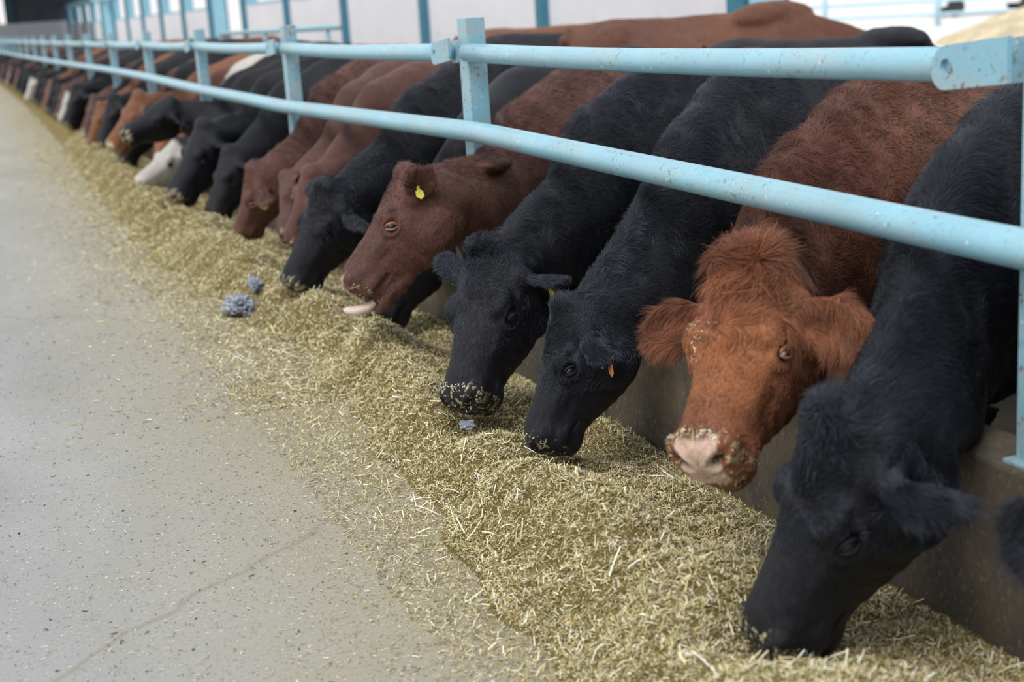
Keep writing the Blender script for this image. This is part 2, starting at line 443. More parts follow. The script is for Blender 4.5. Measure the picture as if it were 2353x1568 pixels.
# ------------------------------------------------------------------ feed windrow
def smooth01(x): x = np.clip(x, 0, 1); return x*x*(3-2*x)
def edge_x(y):
    return np.interp(y, [-2, .38, .6, .96, 1.4, 1.83, 2.74, 3.7, 4.5, 5.3, 6.4, 8, 11.8, 18, 24, 33, 60, 105],
                     [-1.05, -1.03, -1.02, -.97, -.95, -.88, -.84, -.74, -.80, -.86, -.98, -1.0, -.95, -.75, -.65, -.55, -.5, -.5])
DIPS = [(-.57, .07), (-.54, .10), (-.52, 1.50), (-.57, 2.02), (-.40, 3.68), (-.57, 4.65), (-.42, 6.75), (-.42, 7.8), (-.38, .75), (-.36, 2.75), (-.33, 4.1), (-.62, 8.3), (-.55, 10.27), (-.38, 10.95)]
def hay_h(x, y):
    xe = edge_x(y) + .03*np.sin(y*5.1) + .02*np.sin(y*12.7+1)
    xr = -.63 + .04*np.sin(y*1.9+.5) + .03*np.sin(y*4.3)
    amp = .145 + .02*np.sin(y*2.3+1) + .015*np.sin(y*6.1)
    ridge = amp*np.exp(-((x-xr)/np.where(x < xr, .19, .21))**2)
    near = .050 + .02*np.sin(y*3.7+x*5) 
    hollow = .03*np.sin(y*7.3+x*9)*np.exp(-((x+.35)/.2)**2)
    h = (ridge + near + hollow)*smooth01((x-xe)/.30)
    # eaten away down to the concrete close to the curb
    bare = smooth01((x+.17+.05*np.sin(y*2.7))/.12)
    h = h*(1-.72*bare)
    for cx, cy in DIPS:
        h = h*(1-.62*np.exp(-((x-cx)/.13)**2-((y-cy)/.15)**2))
    return h
def hay_full(x, y):
    P = np.c_[x, y, np.zeros_like(x)]
    return hay_h(x, y) + (.020*fnoise(P, 11, 11, 3) + .008*fnoise(P, 50, 12, 2))*smooth01(hay_h(x, y)/.05)

M_hay, t, b = new_mat('chopped_feed'); P = pos(t)
c0 = ramp(t, noise(t, 150, 6, .8, pos(t, (1, .7, 1)), 1.5), [(.30, (.055, .038, .012)), (.47, (.16, .12, .045)), (.60, (.36, .29, .13)), (.72, (.62, .52, .27))])  # base kept dark: shade in the gaps between straws put into the colour
c1 = ramp(t, noise(t, 5, 5, .6, P), [(.3, (.78, .80, .70)), (.7, (1.12, 1.08, 1.0))])
t.links.new(mix(t, 1.0, c0, c1, 'MULTIPLY'), b.inputs['Base Color']); b.inputs['Roughness'].default_value = .9; b.inputs['Specular IOR Level'].default_value = .2
bump(t, b, noise(t, 130, 6, .8, P), .7, .01)
xs = np.linspace(-1.25, -.036, 110)
ysn = np.concatenate([np.linspace(-1.2, 4, 360), np.linspace(4.03, 12, 260), np.linspace(12.1, 104, 300)])
X, Y = np.meshgrid(xs, ysn); hx = hay_full(X.ravel(), Y.ravel())
Vh = np.c_[X.ravel(), Y.ravel(), np.where(hx < .004, -.004, hx)]
idx = np.arange(X.size).reshape(X.shape)
F = np.stack([idx[:-1, :-1], idx[:-1, 1:], idx[1:, 1:], idx[1:, :-1]], -1).reshape(-1, 4)
o_hay = link('feed_windrow', mesh_np('feed_windrow', Vh, F), M_hay)
tag(o_hay, 'long olive-tan windrow of chopped silage lying along the feed curb', 'feed', kind='stuff')

M_straw, t, b = new_mat('straw_bits')
a = N(t, 'ShaderNodeAttribute'); a.attribute_name = 'col'
t.links.new(a.outputs['Color'], b.inputs['Base Color']); b.inputs['Roughness'].default_value = .6; b.inputs['Specular IOR Level'].default_value = .35
PAL = np.array([[.58, .48, .25], [.80, .70, .43], [.94, .88, .66], [.34, .27, .115], [.18, .13, .045], [.30, .33, .09], [.12, .08, .035], [.42, .37, .14], [.95, .93, .80]])
PW = np.array([.22, .20, .13, .16, .13, .04, .06, .06, .012]); PW /= PW.sum()
def scatter(n, sx, sy, hfun, lrange, wrange, tilt=.45, lift=.004, seed=1, pal=PAL, pw=PW):
    r = np.random.default_rng(seed)
    x = sx; y = sy; z = hfun(x, y)
    L = r.uniform(*lrange, n)*(.5+r.random(n)**2*1.3); Wd = r.uniform(*wrange, n)
    th = r.uniform(0, 2*pi, n); ti = r.normal(0, tilt, n)
    d = np.c_[np.cos(th)*np.cos(ti), np.sin(th)*np.cos(ti), np.sin(ti)]
    s = np.c_[-np.sin(th), np.cos(th), r.normal(0, .5, n)]; s /= np.linalg.norm(s, axis=1)[:, None]
    c = np.c_[x, y, z + r.uniform(0, 1, n)*lift + np.abs(np.sin(ti))*L*.35]
    nn = np.cross(d, s); nn /= np.linalg.norm(nn, axis=1)[:, None]
    bend = r.normal(0, .12, n)[:, None]*L[:, None]*nn
    V = np.stack([c - d*L[:, None]/2 - s*Wd[:, None]/2, c - d*L[:, None]/2 + s*Wd[:, None]/2,
                  c + bend + s*Wd[:, None]/2, c + bend - s*Wd[:, None]/2,
                  c + d*L[:, None]/2 + s*Wd[:, None]/2, c + d*L[:, None]/2 - s*Wd[:, None]/2], 1)
    base = (np.arange(n)*6)[:, None]
    F = np.concatenate([base + np.array([[0, 1, 2, 3]]), base + np.array([[3, 2, 4, 5]])])
    C = np.clip(pal[r.choice(len(pal), n, p=pw)]*r.uniform(.75, 1.25, (n, 1)), 0, .95)
    return V.reshape(-1, 3), F, np.repeat(C, 6, 0)
def combine(parts):
    Vs, Fs, Cs = [], [], []; o = 0
    for V, F, C in parts:
        Vs.append(V); Fs.append(F+o); Cs.append(C); o += len(V)
    return np.vstack(Vs), np.vstack(Fs), np.vstack(Cs)
parts = []
def place(n, ylo, yhi, seed, power=1.0):
    r = np.random.default_rng(seed)
    y = ylo + (yhi-ylo)*r.random(n)**power
    x = r.uniform(-1.16, -.05, n)
    k = (hay_h(x, y) > .006) | (r.random(n) < .12)
    return x[k], y[k]
for n, lo, hi, lr, wr, sd in ((300000, -.7, 3.6, (.006, .022), (.0011, .0028), 3), (130000, 3.2, 7.5, (.009, .024), (.0016, .0036), 4), (80000, 7, 18, (.012, .034), (.0025, .005), 5)):
    x, y = place(n, lo, hi, sd, 1.15)
    parts.append(scatter(len(x), x, y, hay_full, lr, wr, seed=sd))
r = np.random.default_rng(31); n = 2600
x = r.uniform(-1.05, -.08, n); y = r.uniform(-.6, 4.5, n)
parts.append(scatter(n, x, y, hay_full, (.025, .06), (.0022, .0038), .35, .01, 9, PAL[[0, 1, 2, 5, 8]], np.array([.25, .3, .25, .15, .05])))
n = 260; x = r.uniform(-1.1, -.1, n); y = r.uniform(-.6, 4.0, n)
parts.append(scatter(n, x, y, hay_full, (.006, .009), (.004, .006), .2, .006, 17, np.array([[.72, .42, .06], [.80, .55, .12], [.35, .03, .16]]), np.array([.6, .38, .02])))
V, F, C = combine(parts); me = mesh_np('straw', V, F, False); color_attr(me, 'col', C)
o = link('straw', me, M_straw, o_hay); o['kind'] = 'stuff'
# loose litter thinning out over the lane floor
parts = []
r = np.random.default_rng(41)
n = 130000; y = -1.2 + 9*r.random(n)**1.3; dd = r.exponential(.17, n) - .20; far = r.random(n) < .30; dd[far] = r.uniform(0, 2.2, far.sum())*r.random(far.sum())**.7
x = edge_x(y) - dd
parts.append(scatter(n, x, y, lambda a, b_: np.zeros_like(a)+.001, (.003, .012), (.0008, .0022), .10, .002, 12, PAL*.85, PW))
n = 26000; y = 3 + 25*r.random(n)**1.4; x = edge_x(y) - r.exponential(.22, n) + .12
parts.append(scatter(n, x, y, lambda a, b_: np.zeros_like(a)+.001, (.01, .03), (.003, .006), .10, .003, 13, PAL*.85, PW))
n = 1500; x = r.uniform(-3.0, -.9, n); y = r.uniform(-1, 5, n)
parts.append(scatter(n, x, y, lambda a, b_: np.zeros_like(a)+.001, (.004, .012), (.002, .005), .1, .002, 14, np.array([[.05, .045, .03], [.10, .08, .03], [.45, .30, .05]]), np.array([.5, .35, .15])))
V, F, C = combine(parts); me = mesh_np('feed_litter', V, F, False); color_attr(me, 'col', C)
o = link('litter', me, M_straw, o_hay); o['kind'] = 'stuff'

# ------------------------------------------------------------------ cattle
HEADR = [  # u, top, bottom, half width, taper of the underside
    (-.060, -.050, -.190, .060, .8), (-.040, -.008, -.240, .090, .8), (.0, .028, -.285, .110, .75), (.05, .034, -.312, .124, .70), (.11, .027, -.322, .130, .66),
    (.17, .016, -.318, .128, .64), (.23, .004, -.298, .119, .66), (.29, -.004, -.268, .101, .70), (.35, -.006, -.236, .086, .76), (.40, -.007, -.216, .081, .82),
    (.44, -.010, -.202, .084, .87), (.475, -.020, -.190, .083, .88), (.500, -.036, -.176, .073, .88), (.512, -.056, -.156, .050, .9), (.516, -.085, -.128, .022, .9)]
def head_frame(P, M, hint):
    P, M = V3(P), V3(M); e = nrm(M-P); s = np.linalg.norm(M-P)/.51
    w0 = V3(hint); w0 = nrm(w0 - (w0@e)*e)
    a = .981*e + .192*w0; w_ = .981*w0 - .192*e; l = np.cross(w_, a)
    return P, s, np.stack([a, l, w_], 1)      # columns u, v, w

def cow_shapes(sp):
    mb = MB(); P, s, A = head_frame(sp['P'], sp['M'], sp['hint'])
    H = lambda u, v, w_: P + s*(A @ V3((u, v, w_)))
    open_ = sp.get('mouth', 0)
    # head
    rows = catmull(np.array(HEADR), 3); rings = []
    for u, top, bot, hw, tap in rows:
        ring = []; mid = (top+bot)/2; hh = (top-bot)/2
        for k in range(32):
            q = 2*pi*k/32; c, sn = cos(q), sin(q)
            y = hw*np.sign(c)*abs(c)**.82; z = mid + hh*np.sign(sn)*abs(sn)**.86
            f = tap + (1-tap)*smooth01((z-bot)/(top-bot)/.75)
            f *= 1 - .14*smooth01(((z-bot)/(top-bot)-.72)/.28)
            ring.append(H(u, y*f, z))
        rings.append(ring)
    mb.rings(rings)
    I = A
    for sg in (-1, 1):
        mb.ellipsoid(H(.182, sg*.090, -.032), s*V3((.052, .038, .036)), I)      # brow
        mb.ellipsoid(H(.216, sg*.089, -.078), s*V3((.050, .034, .040)), I)      # orbit
        mb.ellipsoid(H(.120, sg*.076, -.190), s*V3((.105, .046, .105)), I)      # cheek
        mb.ellipsoid(H(.463, sg*.058, -.070), s*V3((.042, .032, .036)), I)      # nostril wing
        mb.ellipsoid(H(.435, sg*.048, -.138), s*V3((.064, .040, .036)), I)      # upper lip
        mb.ellipsoid(H(.075, sg*.110, -.076), s*V3((.042, .036, .042)), I)      # ear base
    mb.ellipsoid(H(.435 - .02*open_, 0, -.196-.03*open_), s*V3((.062, .054, .032)), I)          # chin
    if sp.get('jaw'): mb.ellipsoid(H(.465, 0, -.222), s*V3((.062, .046, .030)), I)
    if open_:
        mb.ellipsoid(H(.34, 0, -.222-.01*open_), s*V3((.12, .052, .036)), I)
    mb.ellipsoid(H(.0, 0, .0), s*V3((.056, .078, .056)), I)                  # poll
    mb.ellipsoid(H(.485, 0, -.082), s*V3((.030, .054, .044)), I)                # nose pad
    # ears
    ears = []
    for sg in (-1, 1):
        dv = V3(sp.get('earL' if sg > 0 else 'earR', (-.20, .93, -.28))); dv = nrm(V3((dv[0], sg*abs(dv[1]), dv[2])))
        face = V3(sp.get('earF', (.75, 0, -.55))); face = nrm(face - (face@dv)*dv)
        wd = np.cross(dv, face)
        base = V3((.075, sg*.110, -.075)); L = sp.get('earlen', .20); rings = []
        ew = sp.get('earw', .9)
        for i, (tt, wd_, cup) in enumerate([(-.05, .036, .004), (.12, .044, .014), (.32, .068, .028), (.52, .082, .034), (.72, .080, .028), (.88, .060, .014), (.98, .032, .004)]):
            wd_ *= ew; cup *= ew; c = base + dv*tt*L; ring = []
            for k in range(9):
                q = -1 + 2*k/8; ring.append(c + wd*wd_*q + face*(cup*q*q*1.0 - .012))
            for k in range(9):
                q = 1 - 2*k/8; ring.append(c + wd*wd_*q*.98 + face*(cup*q*q*1.0 + .009*(1-.55*abs(q))))
            rings.append([H(*p) for p in ring])
        mb.rings(rings); ears.append((base, dv, L, wd, face))
    # neck and trunk
    T0 = H(-.02, 0, .0); T1, T2, W = V3(sp['T1']), V3(sp['T2']), V3(sp['W']); bd = nrm(V3(sp.get('b', (1, .3, 0)))); up = V3((0, 0, 1))
    nd = nrm(T2-T0); dn = -up + nd*(nd@up); dn = nrm(dn + .25*A[:, 0])
    fat = sp.get('fat', .94)
    st = []   # centre, down vector, half depth, half width
    def S_(T, dwn, depth, hw): dwn = nrm(dwn); st.append(np.r_[V3(T)+dwn*depth/2, dwn, depth/2, hw])
    st.append(np.r_[H(.10, 0, -.14), -A[:, 2], .10*s, .080*s])
    st.append(np.r_[H(.01, 0, -.135), -A[:, 2], .135*s, .095*s])
    Tm = .55*T0+.45*T1; nk = sp.get('neck', 1.0)
    S_(Tm, -A[:, 2]*.4+dn*.6, .44*nk, .122*nk)
    S_(T1, dn, .56*nk, .152*nk)
    S_(T2, dn*.75-up*.25, .70, .182)
    S_(.5*T2+.5*W, dn*.4-up*.6, .78, .225*fat)
    S_(W, -up, .78, .250*fat)
    S_(W+.30*bd-.01*up, -up, .78, .285*fat)
    S_(W+.65*bd-.015*up, -up, .75, .305*fat)
    S_(W+1.0*bd-.01*up, -up, .68, .295*fat)
    S_(W+1.28*bd+.0*up, -up, .56, .260*fat)
    S_(W+1.50*bd-.04*up, -up, .42, .20*fat)
    S_(W+1.60*bd-.12*up, -up, .24, .11)
    for bc, br in sp.get('bumps', ()): mb.ellipsoid(bc, V3(br))
    rows = catmull(np.array(st), 5); rings = []; m_ = len(rows)
    for i, rw in enumerate(rows):
        c, dwn, hd, hw = rw[:3], nrm(rw[3:6]), rw[6], rw[7]
        tan = nrm(rows[min(i+1, m_-1)][:3] - rows[max(i-1, 0)][:3]); lat = nrm(np.cross(dwn, tan))
        ring = []
        for k in range(36):
            q = 2*pi*k/36; cc, sn = cos(q), sin(q)
            f = 1 - .30*smooth01((sn-.2)/.8) - .12*smooth01((-sn-.5)/.5)
            ring.append(c + lat*hw*f*np.sign(cc)*abs(cc)**.9 - dwn*hd*np.sign(sn)*abs(sn)**.95)
        rings.append(ring)
    mb.rings(rings)
    lat = nrm(np.cross(bd, up))
    B3 = np.stack([bd, lat, up], 1)
    if not sp.get('lite'):
        for sg in (-1, 1):
            mb.ellipsoid(W + bd*.04 - up*.36 + lat*sg*.150*fat, (.17, .070, .25), B3)      # shoulder
            mb.ellipsoid(W + bd*1.28 - up*.28 + lat*sg*.16*fat, (.20, .11, .24), B3)       # thigh
        mb.ellipsoid(W - bd*.12 - up*.58, (.15, .12, .13), B3)                            # brisket
    for sg in (-1, 1):
        o = W + lat*sg*.15
        g = lambda x, z: np.array([o[0]+bd[0]*x, o[1]+bd[1]*x, z])
        mb.tube([g(.02, .72), g(-.01, .60), g(.0, .40), g(.0, .34), g(.01, .28), g(.0, .13), g(-.01, .085), g(-.025, .045), g(-.035, .0)],
                [.11, .085, .052, .050, .040, .034, .043, .046, .056], 10)
        o = W + lat*sg*.16
        mb.tube([g(1.30, .80), g(1.27, .64), g(1.34, .52), g(1.42, .44), g(1.41, .38), g(1.37, .14), g(1.345, .085), g(1.325, .045), g(1.31, .0)],
                [.16, .125, .078, .052, .046, .036, .044, .047, .056], 10)
    tl = W + 1.58*bd
    mb.tube([tl-up*.05, tl+bd*.07-up*.12, tl+bd*.10-up*.35, tl+bd*.09-up*.62, tl+bd*.08-up*.78], [.04, .032, .024, .022, .030], 8)
    return mb, (P, s, A), (T0, T1, T2, W, bd), ears

def eval_mesh(o):
    dg = bpy.context.evaluated_depsgraph_get(); ev = o.evaluated_get(dg)
    return bpy.data.meshes.new_from_object(ev)

def get_v(me):
    V = np.empty(len(me.vertices)*3, np.float32); me.vertices.foreach_get('co', V); return V.reshape(-1, 3).astype(float)
def get_e(me):
    E = np.empty(len(me.edges)*2, np.int32); me.edges.foreach_get('vertices', E); return E.reshape(-1, 2)
def lap(V, E, wgt, it, lam=.5):
    n = len(V); deg = np.bincount(E.ravel(), minlength=n)[:, None].astype(float)
    for _ in range(it):
        S = np.zeros_like(V)
        for k in range(3):
            S[:, k] = np.bincount(E[:, 0], V[E[:, 1], k], n) + np.bincount(E[:, 1], V[E[:, 0], k], n)
        V = V + (S/np.maximum(deg, 1) - V)*wgt[:, None]*lam
    return V
def gauss(d, r): return np.exp(-(d/r)**2)

EYE = V3((.212, .121, -.072))
def shape_cow(sp, name):
    mb, (P, s, A), body, ears = cow_shapes(sp)
    raw = mb.mesh('raw'); o = bpy.data.objects.new('raw', raw); COL.objects.link(o)
    m = o.modifiers.new('r', 'REMESH'); m.mode = 'VOXEL'; m.voxel_size = sp.get('vox', .012); m.adaptivity = 0
    me = eval_mesh(o); bpy.data.objects.remove(o); bpy.data.meshes.remove(raw)
    V = get_v(me); E = get_e(me)
    Q = ((V - P) @ A)/s
    inhead = smooth01((Q[:, 0]+.02)/.06)*smooth01((.21-np.abs(Q[:, 1]))/.02)*(np.abs(Q[:, 2]+.1) < .25)
    isear = (np.abs(Q[:, 1]) > .145) & (np.abs(Q[:, 0]) < .25) & (Q[:, 2] > -.3) & (Q[:, 2] < .2) & (np.abs(Q[:, 1]) < .36)
    wg = 1 - .75*inhead; wg[isear] = .25
    V = lap(V, E, wg, 14 if sp.get('vox', .012) < .016 else 5)
    me.vertices.foreach_set('co', V.astype(np.float32).ravel()); me.update()
    if sp.get('fine'):
        bm = bmesh.new(); bm.from_mesh(me)
        sel = np.nonzero((Q[:, 0] > .06) & (Q[:, 0] < .56) & (np.abs(Q[:, 1]) < .16) & (np.abs(Q[:, 2]+.1) < .2))[0]; ss = set(sel.tolist())
        bm.verts.ensure_lookup_table()
        ed = [e for e in bm.edges if e.verts[0].index in ss and e.verts[1].index in ss]
        bmesh.ops.subdivide_edges(bm, edges=ed, cuts=1, use_grid_fill=True, smooth=.6)
        bmesh.ops.triangulate(bm, faces=[f for f in bm.faces if len(f.verts) > 4])
        bm.to_mesh(me); bm.free(); V = get_v(me); Q = ((V - P) @ A)/s
    me.update()
    Nn = np.empty(len(me.vertices)*3, np.float32); me.vertices.foreach_get('normal', Nn); Nn = Nn.reshape(-1, 3)
    D = np.zeros(len(V))
    if sp.get('vox', .012) < .02:
        for sg in (-1, 1):
            e = EYE*V3((1, sg, 1)); de = Q - e; r_ = np.sqrt((de[:, 0]/1.25)**2 + de[:, 1]**2 + (de[:, 2]*1.05)**2)
            D += -.011*gauss(r_, .019) + .0055*gauss(r_-.032, .008)
            D += .006*gauss(np.linalg.norm((Q - V3((.182, sg*.10, -.034)))/V3((1.6, 1, 1)), axis=1), .022)      # brow ridge
            D += -.005*gauss(np.linalg.norm((Q - V3((.262, sg*.104, -.094)))/V3((1.6, 1, 1)), axis=1), .018)    # tear trough
            D += -.007*gauss(np.linalg.norm((Q - V3((.30, sg*.082, -.120)))/V3((2.4, 1, .8)), axis=1), .022)    # hollow under facial crest
            D += .004*gauss(np.linalg.norm((Q - V3((.30, sg*.078, -.072)))/V3((3.0, 1, .7)), axis=1), .016)
            D += -.006*gauss(np.linalg.norm((Q - V3((.130, sg*.095, -.020)))/V3((1.2, 1, 1)), axis=1), .025)     # temple
            c_, s_ = .82, .57*sg; dv_ = Q[:, 1]-sg*.046; dw_ = Q[:, 2]+.068; n1 = np.sqrt(((dv_*c_+dw_*s_)/1.55)**2 + ((-dv_*s_+dw_*c_)/.8)**2) + 9*(Q[:, 0] < .455)
            D += -.020*gauss(n1, .0125) + .005*gauss(n1-.025, .007)
            nq = Q - V3((.482, sg*.066, -.060)); D += -.008*gauss(np.linalg.norm(nq, axis=1), .010)
            nq = Q - V3((.405, sg*.062, -.060)); D += -.004*gauss(np.linalg.norm(nq, axis=1), .016)
        # mouth line
        tt = np.clip((Q[:, 0]-.36)/.15, 0, 1); zl = -.172 + .018*tt - (.020*tt if sp.get('jaw') else 0)
        on = smooth01((Q[:, 0]-.355)/.02)*smooth01((.53-Q[:, 0])/.01)
        D += -.009*(1+1.2*sp.get('mouth', 0))*gauss(Q[:, 2]-zl, .0055+.004*sp.get('mouth', 0))*on
        D += -.006*gauss(np.linalg.norm(Q-V3((.512, 0, -.128)), axis=1), .008)
        D += -.0035*gauss(Q[:, 1], .006)*smooth01((Q[:, 0]-.485)/.01)*(Q[:, 2] < -.07)
        # skin folds along cheek and throat
        fold = np.sin(Q[:, 0]*150 + 20*Q[:, 2] + 2*fnoise(Q, 20, 5))
        D += .0014*fold*smooth01((-.13-Q[:, 2])/.05)*smooth01((Q[:, 0]-.16)/.08)*smooth01((.42-Q[:, 0])/.06)*inheadQ(Q)
    T0, T1, T2, W, bd = body
    onbody = 1 - inheadQ(Q)
    D += onbody*(.005*fnoise(V, 9, sp.get('seed', 1)) + .002*fnoise(V*np.array([1, 1, .5]), 30, 3))
    V = V + Nn*D[:, None]*s
    # necks rest on the curb and lean against posts, never through them
    hx_ = smooth01((V[:, 0]+.11)/.06)*smooth01((.24-V[:, 0])/.05)
    zt = .462 + 0*V[:, 0]; low = (V[:, 2] < zt) & (V[:, 0] > -.10) & (V[:, 0] < .145)
    V[low, 2] = V[low, 2]*(1-hx_[low]) + zt[low]*hx_[low]
    k = (V[:, 2] < .47) & (V[:, 0] >= .145) & (V[:, 0] < .20); V[k, 0] = .20
    if 'sq' in sp:
        k = V[:, 1] > sp['sq']; hx_ = smooth01((V[:, 0]+.10)/.07)*smooth01((.19-V[:, 0])/.07)
        V[k, 1] = V[k, 1]*(1-hx_[k]) + sp['sq']*hx_[k]
    me.vertices.foreach_set('co', V.astype(np.float32).ravel()); me.update()
    me.polygons.foreach_set('use_smooth', np.ones(len(me.polygons), bool))
    return me, (P, s, A), body, ears, V, Q
def inheadQ(Q): return smooth01((Q[:, 0]+.02)/.06)*(np.abs(Q[:, 1]) < .2)*(np.abs(Q[:, 2]+.1) < .28)

COATS = {  # base, second, muzzle
    'black': ((.0044, .0053, .0100), (.0110, .0108, .0140), (.014, .013, .016)),
    'red': ((.150, .061, .036), (.088, .035, .024), (.58, .40, .33)),
    'darkred': ((.118, .050, .037), (.070, .031, .026), (.50, .33, .28)),
    'brown': ((.21, .085, .038), (.13, .052, .025), (.30, .22, .18)),
    'whiteface': ((.0060, .0064, .0088), (.011, .0105, .012), (.60, .50, .46)),
}
def coat_colors(sp, V, Q, s, body):
    b0, b1, mz = [V3(c) for c in COATS[sp['coat']]]; mz = V3(sp.get('muz', mz))
    f = .5+.5*fnoise(V, 7, 21, 3); f2 = .5+.5*fnoise(V, 45, 22, 2)
    C = b0*(1-f[:, None]*.75) + b1*(f[:, None]*.75)
    C = C*(0.88+.24*f2[:, None])
    T0, T1, T2, W, bd = body
    if sp['coat'] == 'red':     # brighter ginger head, darker mane patch
        k = smooth01((Q[:, 0]+.06)/.10)*(np.abs(Q[:, 1]) < .36)*(np.abs(Q[:, 2]+.1) < .30); C = C*(1-k[:, None]) + C*V3((1.62, 1.48, 1.15))*k[:, None]
        k = gauss(np.linalg.norm(V-(T2+V3((.12, -.08, -.10))), axis=1), .20)*.75
        C = C*(1-k[:, None]) + V3((.115, .036, .024))*k[:, None]
        k = (smooth01((Q[:, 0]-.12)/.12)*smooth01((.47-Q[:, 0])/.14)*smooth01((Q[:, 2]+.14)/.10)*smooth01((.14-np.abs(Q[:, 1]))/.05))*.75
        C = C*(1-k[:, None]) + V3((.30, .108, .040))*k[:, None]
        k = gauss(np.linalg.norm((Q-V3((.10, 0, .02)))/V3((1.2, 1, .8)), axis=1), .10)*(.5+.5*np.clip(fnoise(Q, 60, 9, 2), -1, 1))
        C = C*(1+.55*k[:, None]) 
    if sp['coat'] == 'whiteface':
        k = smooth01((Q[:, 0]+.0)/.05)*(np.abs(Q[:, 1]) < .17)*(np.abs(Q[:, 2]+.1) < .3); C = C*(1-k[:, None]) + V3((.46, .44, .41))*k[:, None]
    if sp.get('stripe'):
        d_ = np.abs(((V-W)@nrm(np.cross(bd, V3((0, 0, 1)))))); k = smooth01((.10-d_+.03*fnoise(V, 12, 6))/.02)*smooth01((V[:, 2]-.85)/.05)*(V[:, 0] < W[0]+.5); C = C*(1-k[:, None]) + V3((.55, .52, .48))*k[:, None]
    # muzzle pad
    k = smooth01((Q[:, 0]-(.462+.012*np.cos(Q[:, 1]*40)))/.014)*smooth01((-.018-Q[:, 2])/.01)*smooth01((Q[:, 2]+.158)/.010)*smooth01((.056-np.abs(Q[:, 1])+.06*(Q[:, 2]+.05))/.008)
    C = C*(1-k[:, None]) + mz*k[:, None]
    # dark inner nostrils: shade of the shallow pits put into the colour
    for sg in (-1, 1):
        c_, s_ = .82, .57*sg; dv_ = Q[:, 1]-sg*.046; dw_ = Q[:, 2]+.068; g = gauss(np.sqrt(((dv_*c_+dw_*s_)/1.55)**2 + ((-dv_*s_+dw_*c_)/.8)**2) + 9*(Q[:, 0] < .455), .0115)
        g = np.clip(g*2.0, 0, .97); C = C*(1-g[:, None]) + V3((.015, .009, .008))*g[:, None]
    # feed crusted on the muzzle
    if sp.get('crust', .4) > 0:
        q = fnoise(Q, 190, 5, 2) + (np.random.default_rng(3).random(len(Q))-.6)*1.1*(sp.get('vox', 1) < .012); zone = smooth01((Q[:, 0]-.435)/.03)*(Q[:, 2] > -.14)
        g = smooth01((q + (.75 if sp.get('vox', 1) < .012 else 1.2)*sp.get('crust', .4) - 1.0)/.25)*zone
        C = C*(1-g[:, None]) + V3((.50, .44, .26))*g[:, None]
    return np.clip(C, .004, 1)

def coat_mat(name, black):
    m, t, b = new_mat(name)
    a = N(t, 'ShaderNodeAttribute'); a.attribute_name = 'col'
    h = N(t, 'ShaderNodeHairInfo')
    c = mix(t, 1.0, a.outputs['Color'], ramp(t, noise(t, 70, 5, .75, pos(t, (1, 1, 1))), [(.3, .62), (.7, 1.3)]), 'MULTIPLY')
    t.links.new(c, b.inputs['Base Color']); b.inputs['Roughness'].default_value = .50 if black else .55
    b.inputs['Specular IOR Level'].default_value = .26 if black else .3
    b.inputs['Sheen Weight'].default_value = .01 if black else .06; b.inputs['Sheen Roughness'].default_value = .4
    b.inputs['Sheen Tint'].default_value = (.6, .7, 1.0, 1) if black else (1, .6, .4, 1)
    n = noise(t, 55, 6, .75, pos(t, (1, 1, .45)), .6)
    bump(t, b, n, .7 if black else .6, .007)
    return m
M_coatb = coat_mat('black_coat', True); M_coatr = coat_mat('red_coat', False)
def hair_mat(name, black):
    m, t, b = new_mat(name)
    a = N(t, 'ShaderNodeAttribute'); a.attribute_name = 'col'
    t.links.new(a.outputs['Color'], b.inputs['Base Color']); b.inputs['Roughness'].default_value = .36 if black else .45
    b.inputs['Specular IOR Level'].default_value = .7 if black else .35
    if black: b.inputs['Specular Tint'].default_value = (.72, .82, 1, 1)
    return m
M_hairb = hair_mat('black_hair', True); M_hairr = hair_mat('red_hair', False)
M_eye, t, b = new_mat('eye_dark'); b.inputs['Base Color'].default_value = (.008, .009, .020, 1); b.inputs['Roughness'].default_value = .06
M_sclera, t, b = new_mat('eye_white'); b.inputs['Base Color'].default_value = (.30, .25, .26, 1); b.inputs['Roughness'].default_value = .15
M_tagY = plain('yellow_plastic', (.72, .62, .10), .45, var=.12, scale=40)
M_tagO = plain('orange_plastic', (.55, .20, .06), .5, var=.1)
M_tongue = plain('pale_tongue', (.62, .50, .44), .45, var=.12, scale=60)
M_lidO = plain('pink_eyelid', (.30, .135, .085), .5, var=.2, scale=80); M_lidB = plain('dark_eyelid', (.009, .009, .011), .65, spec=.25)

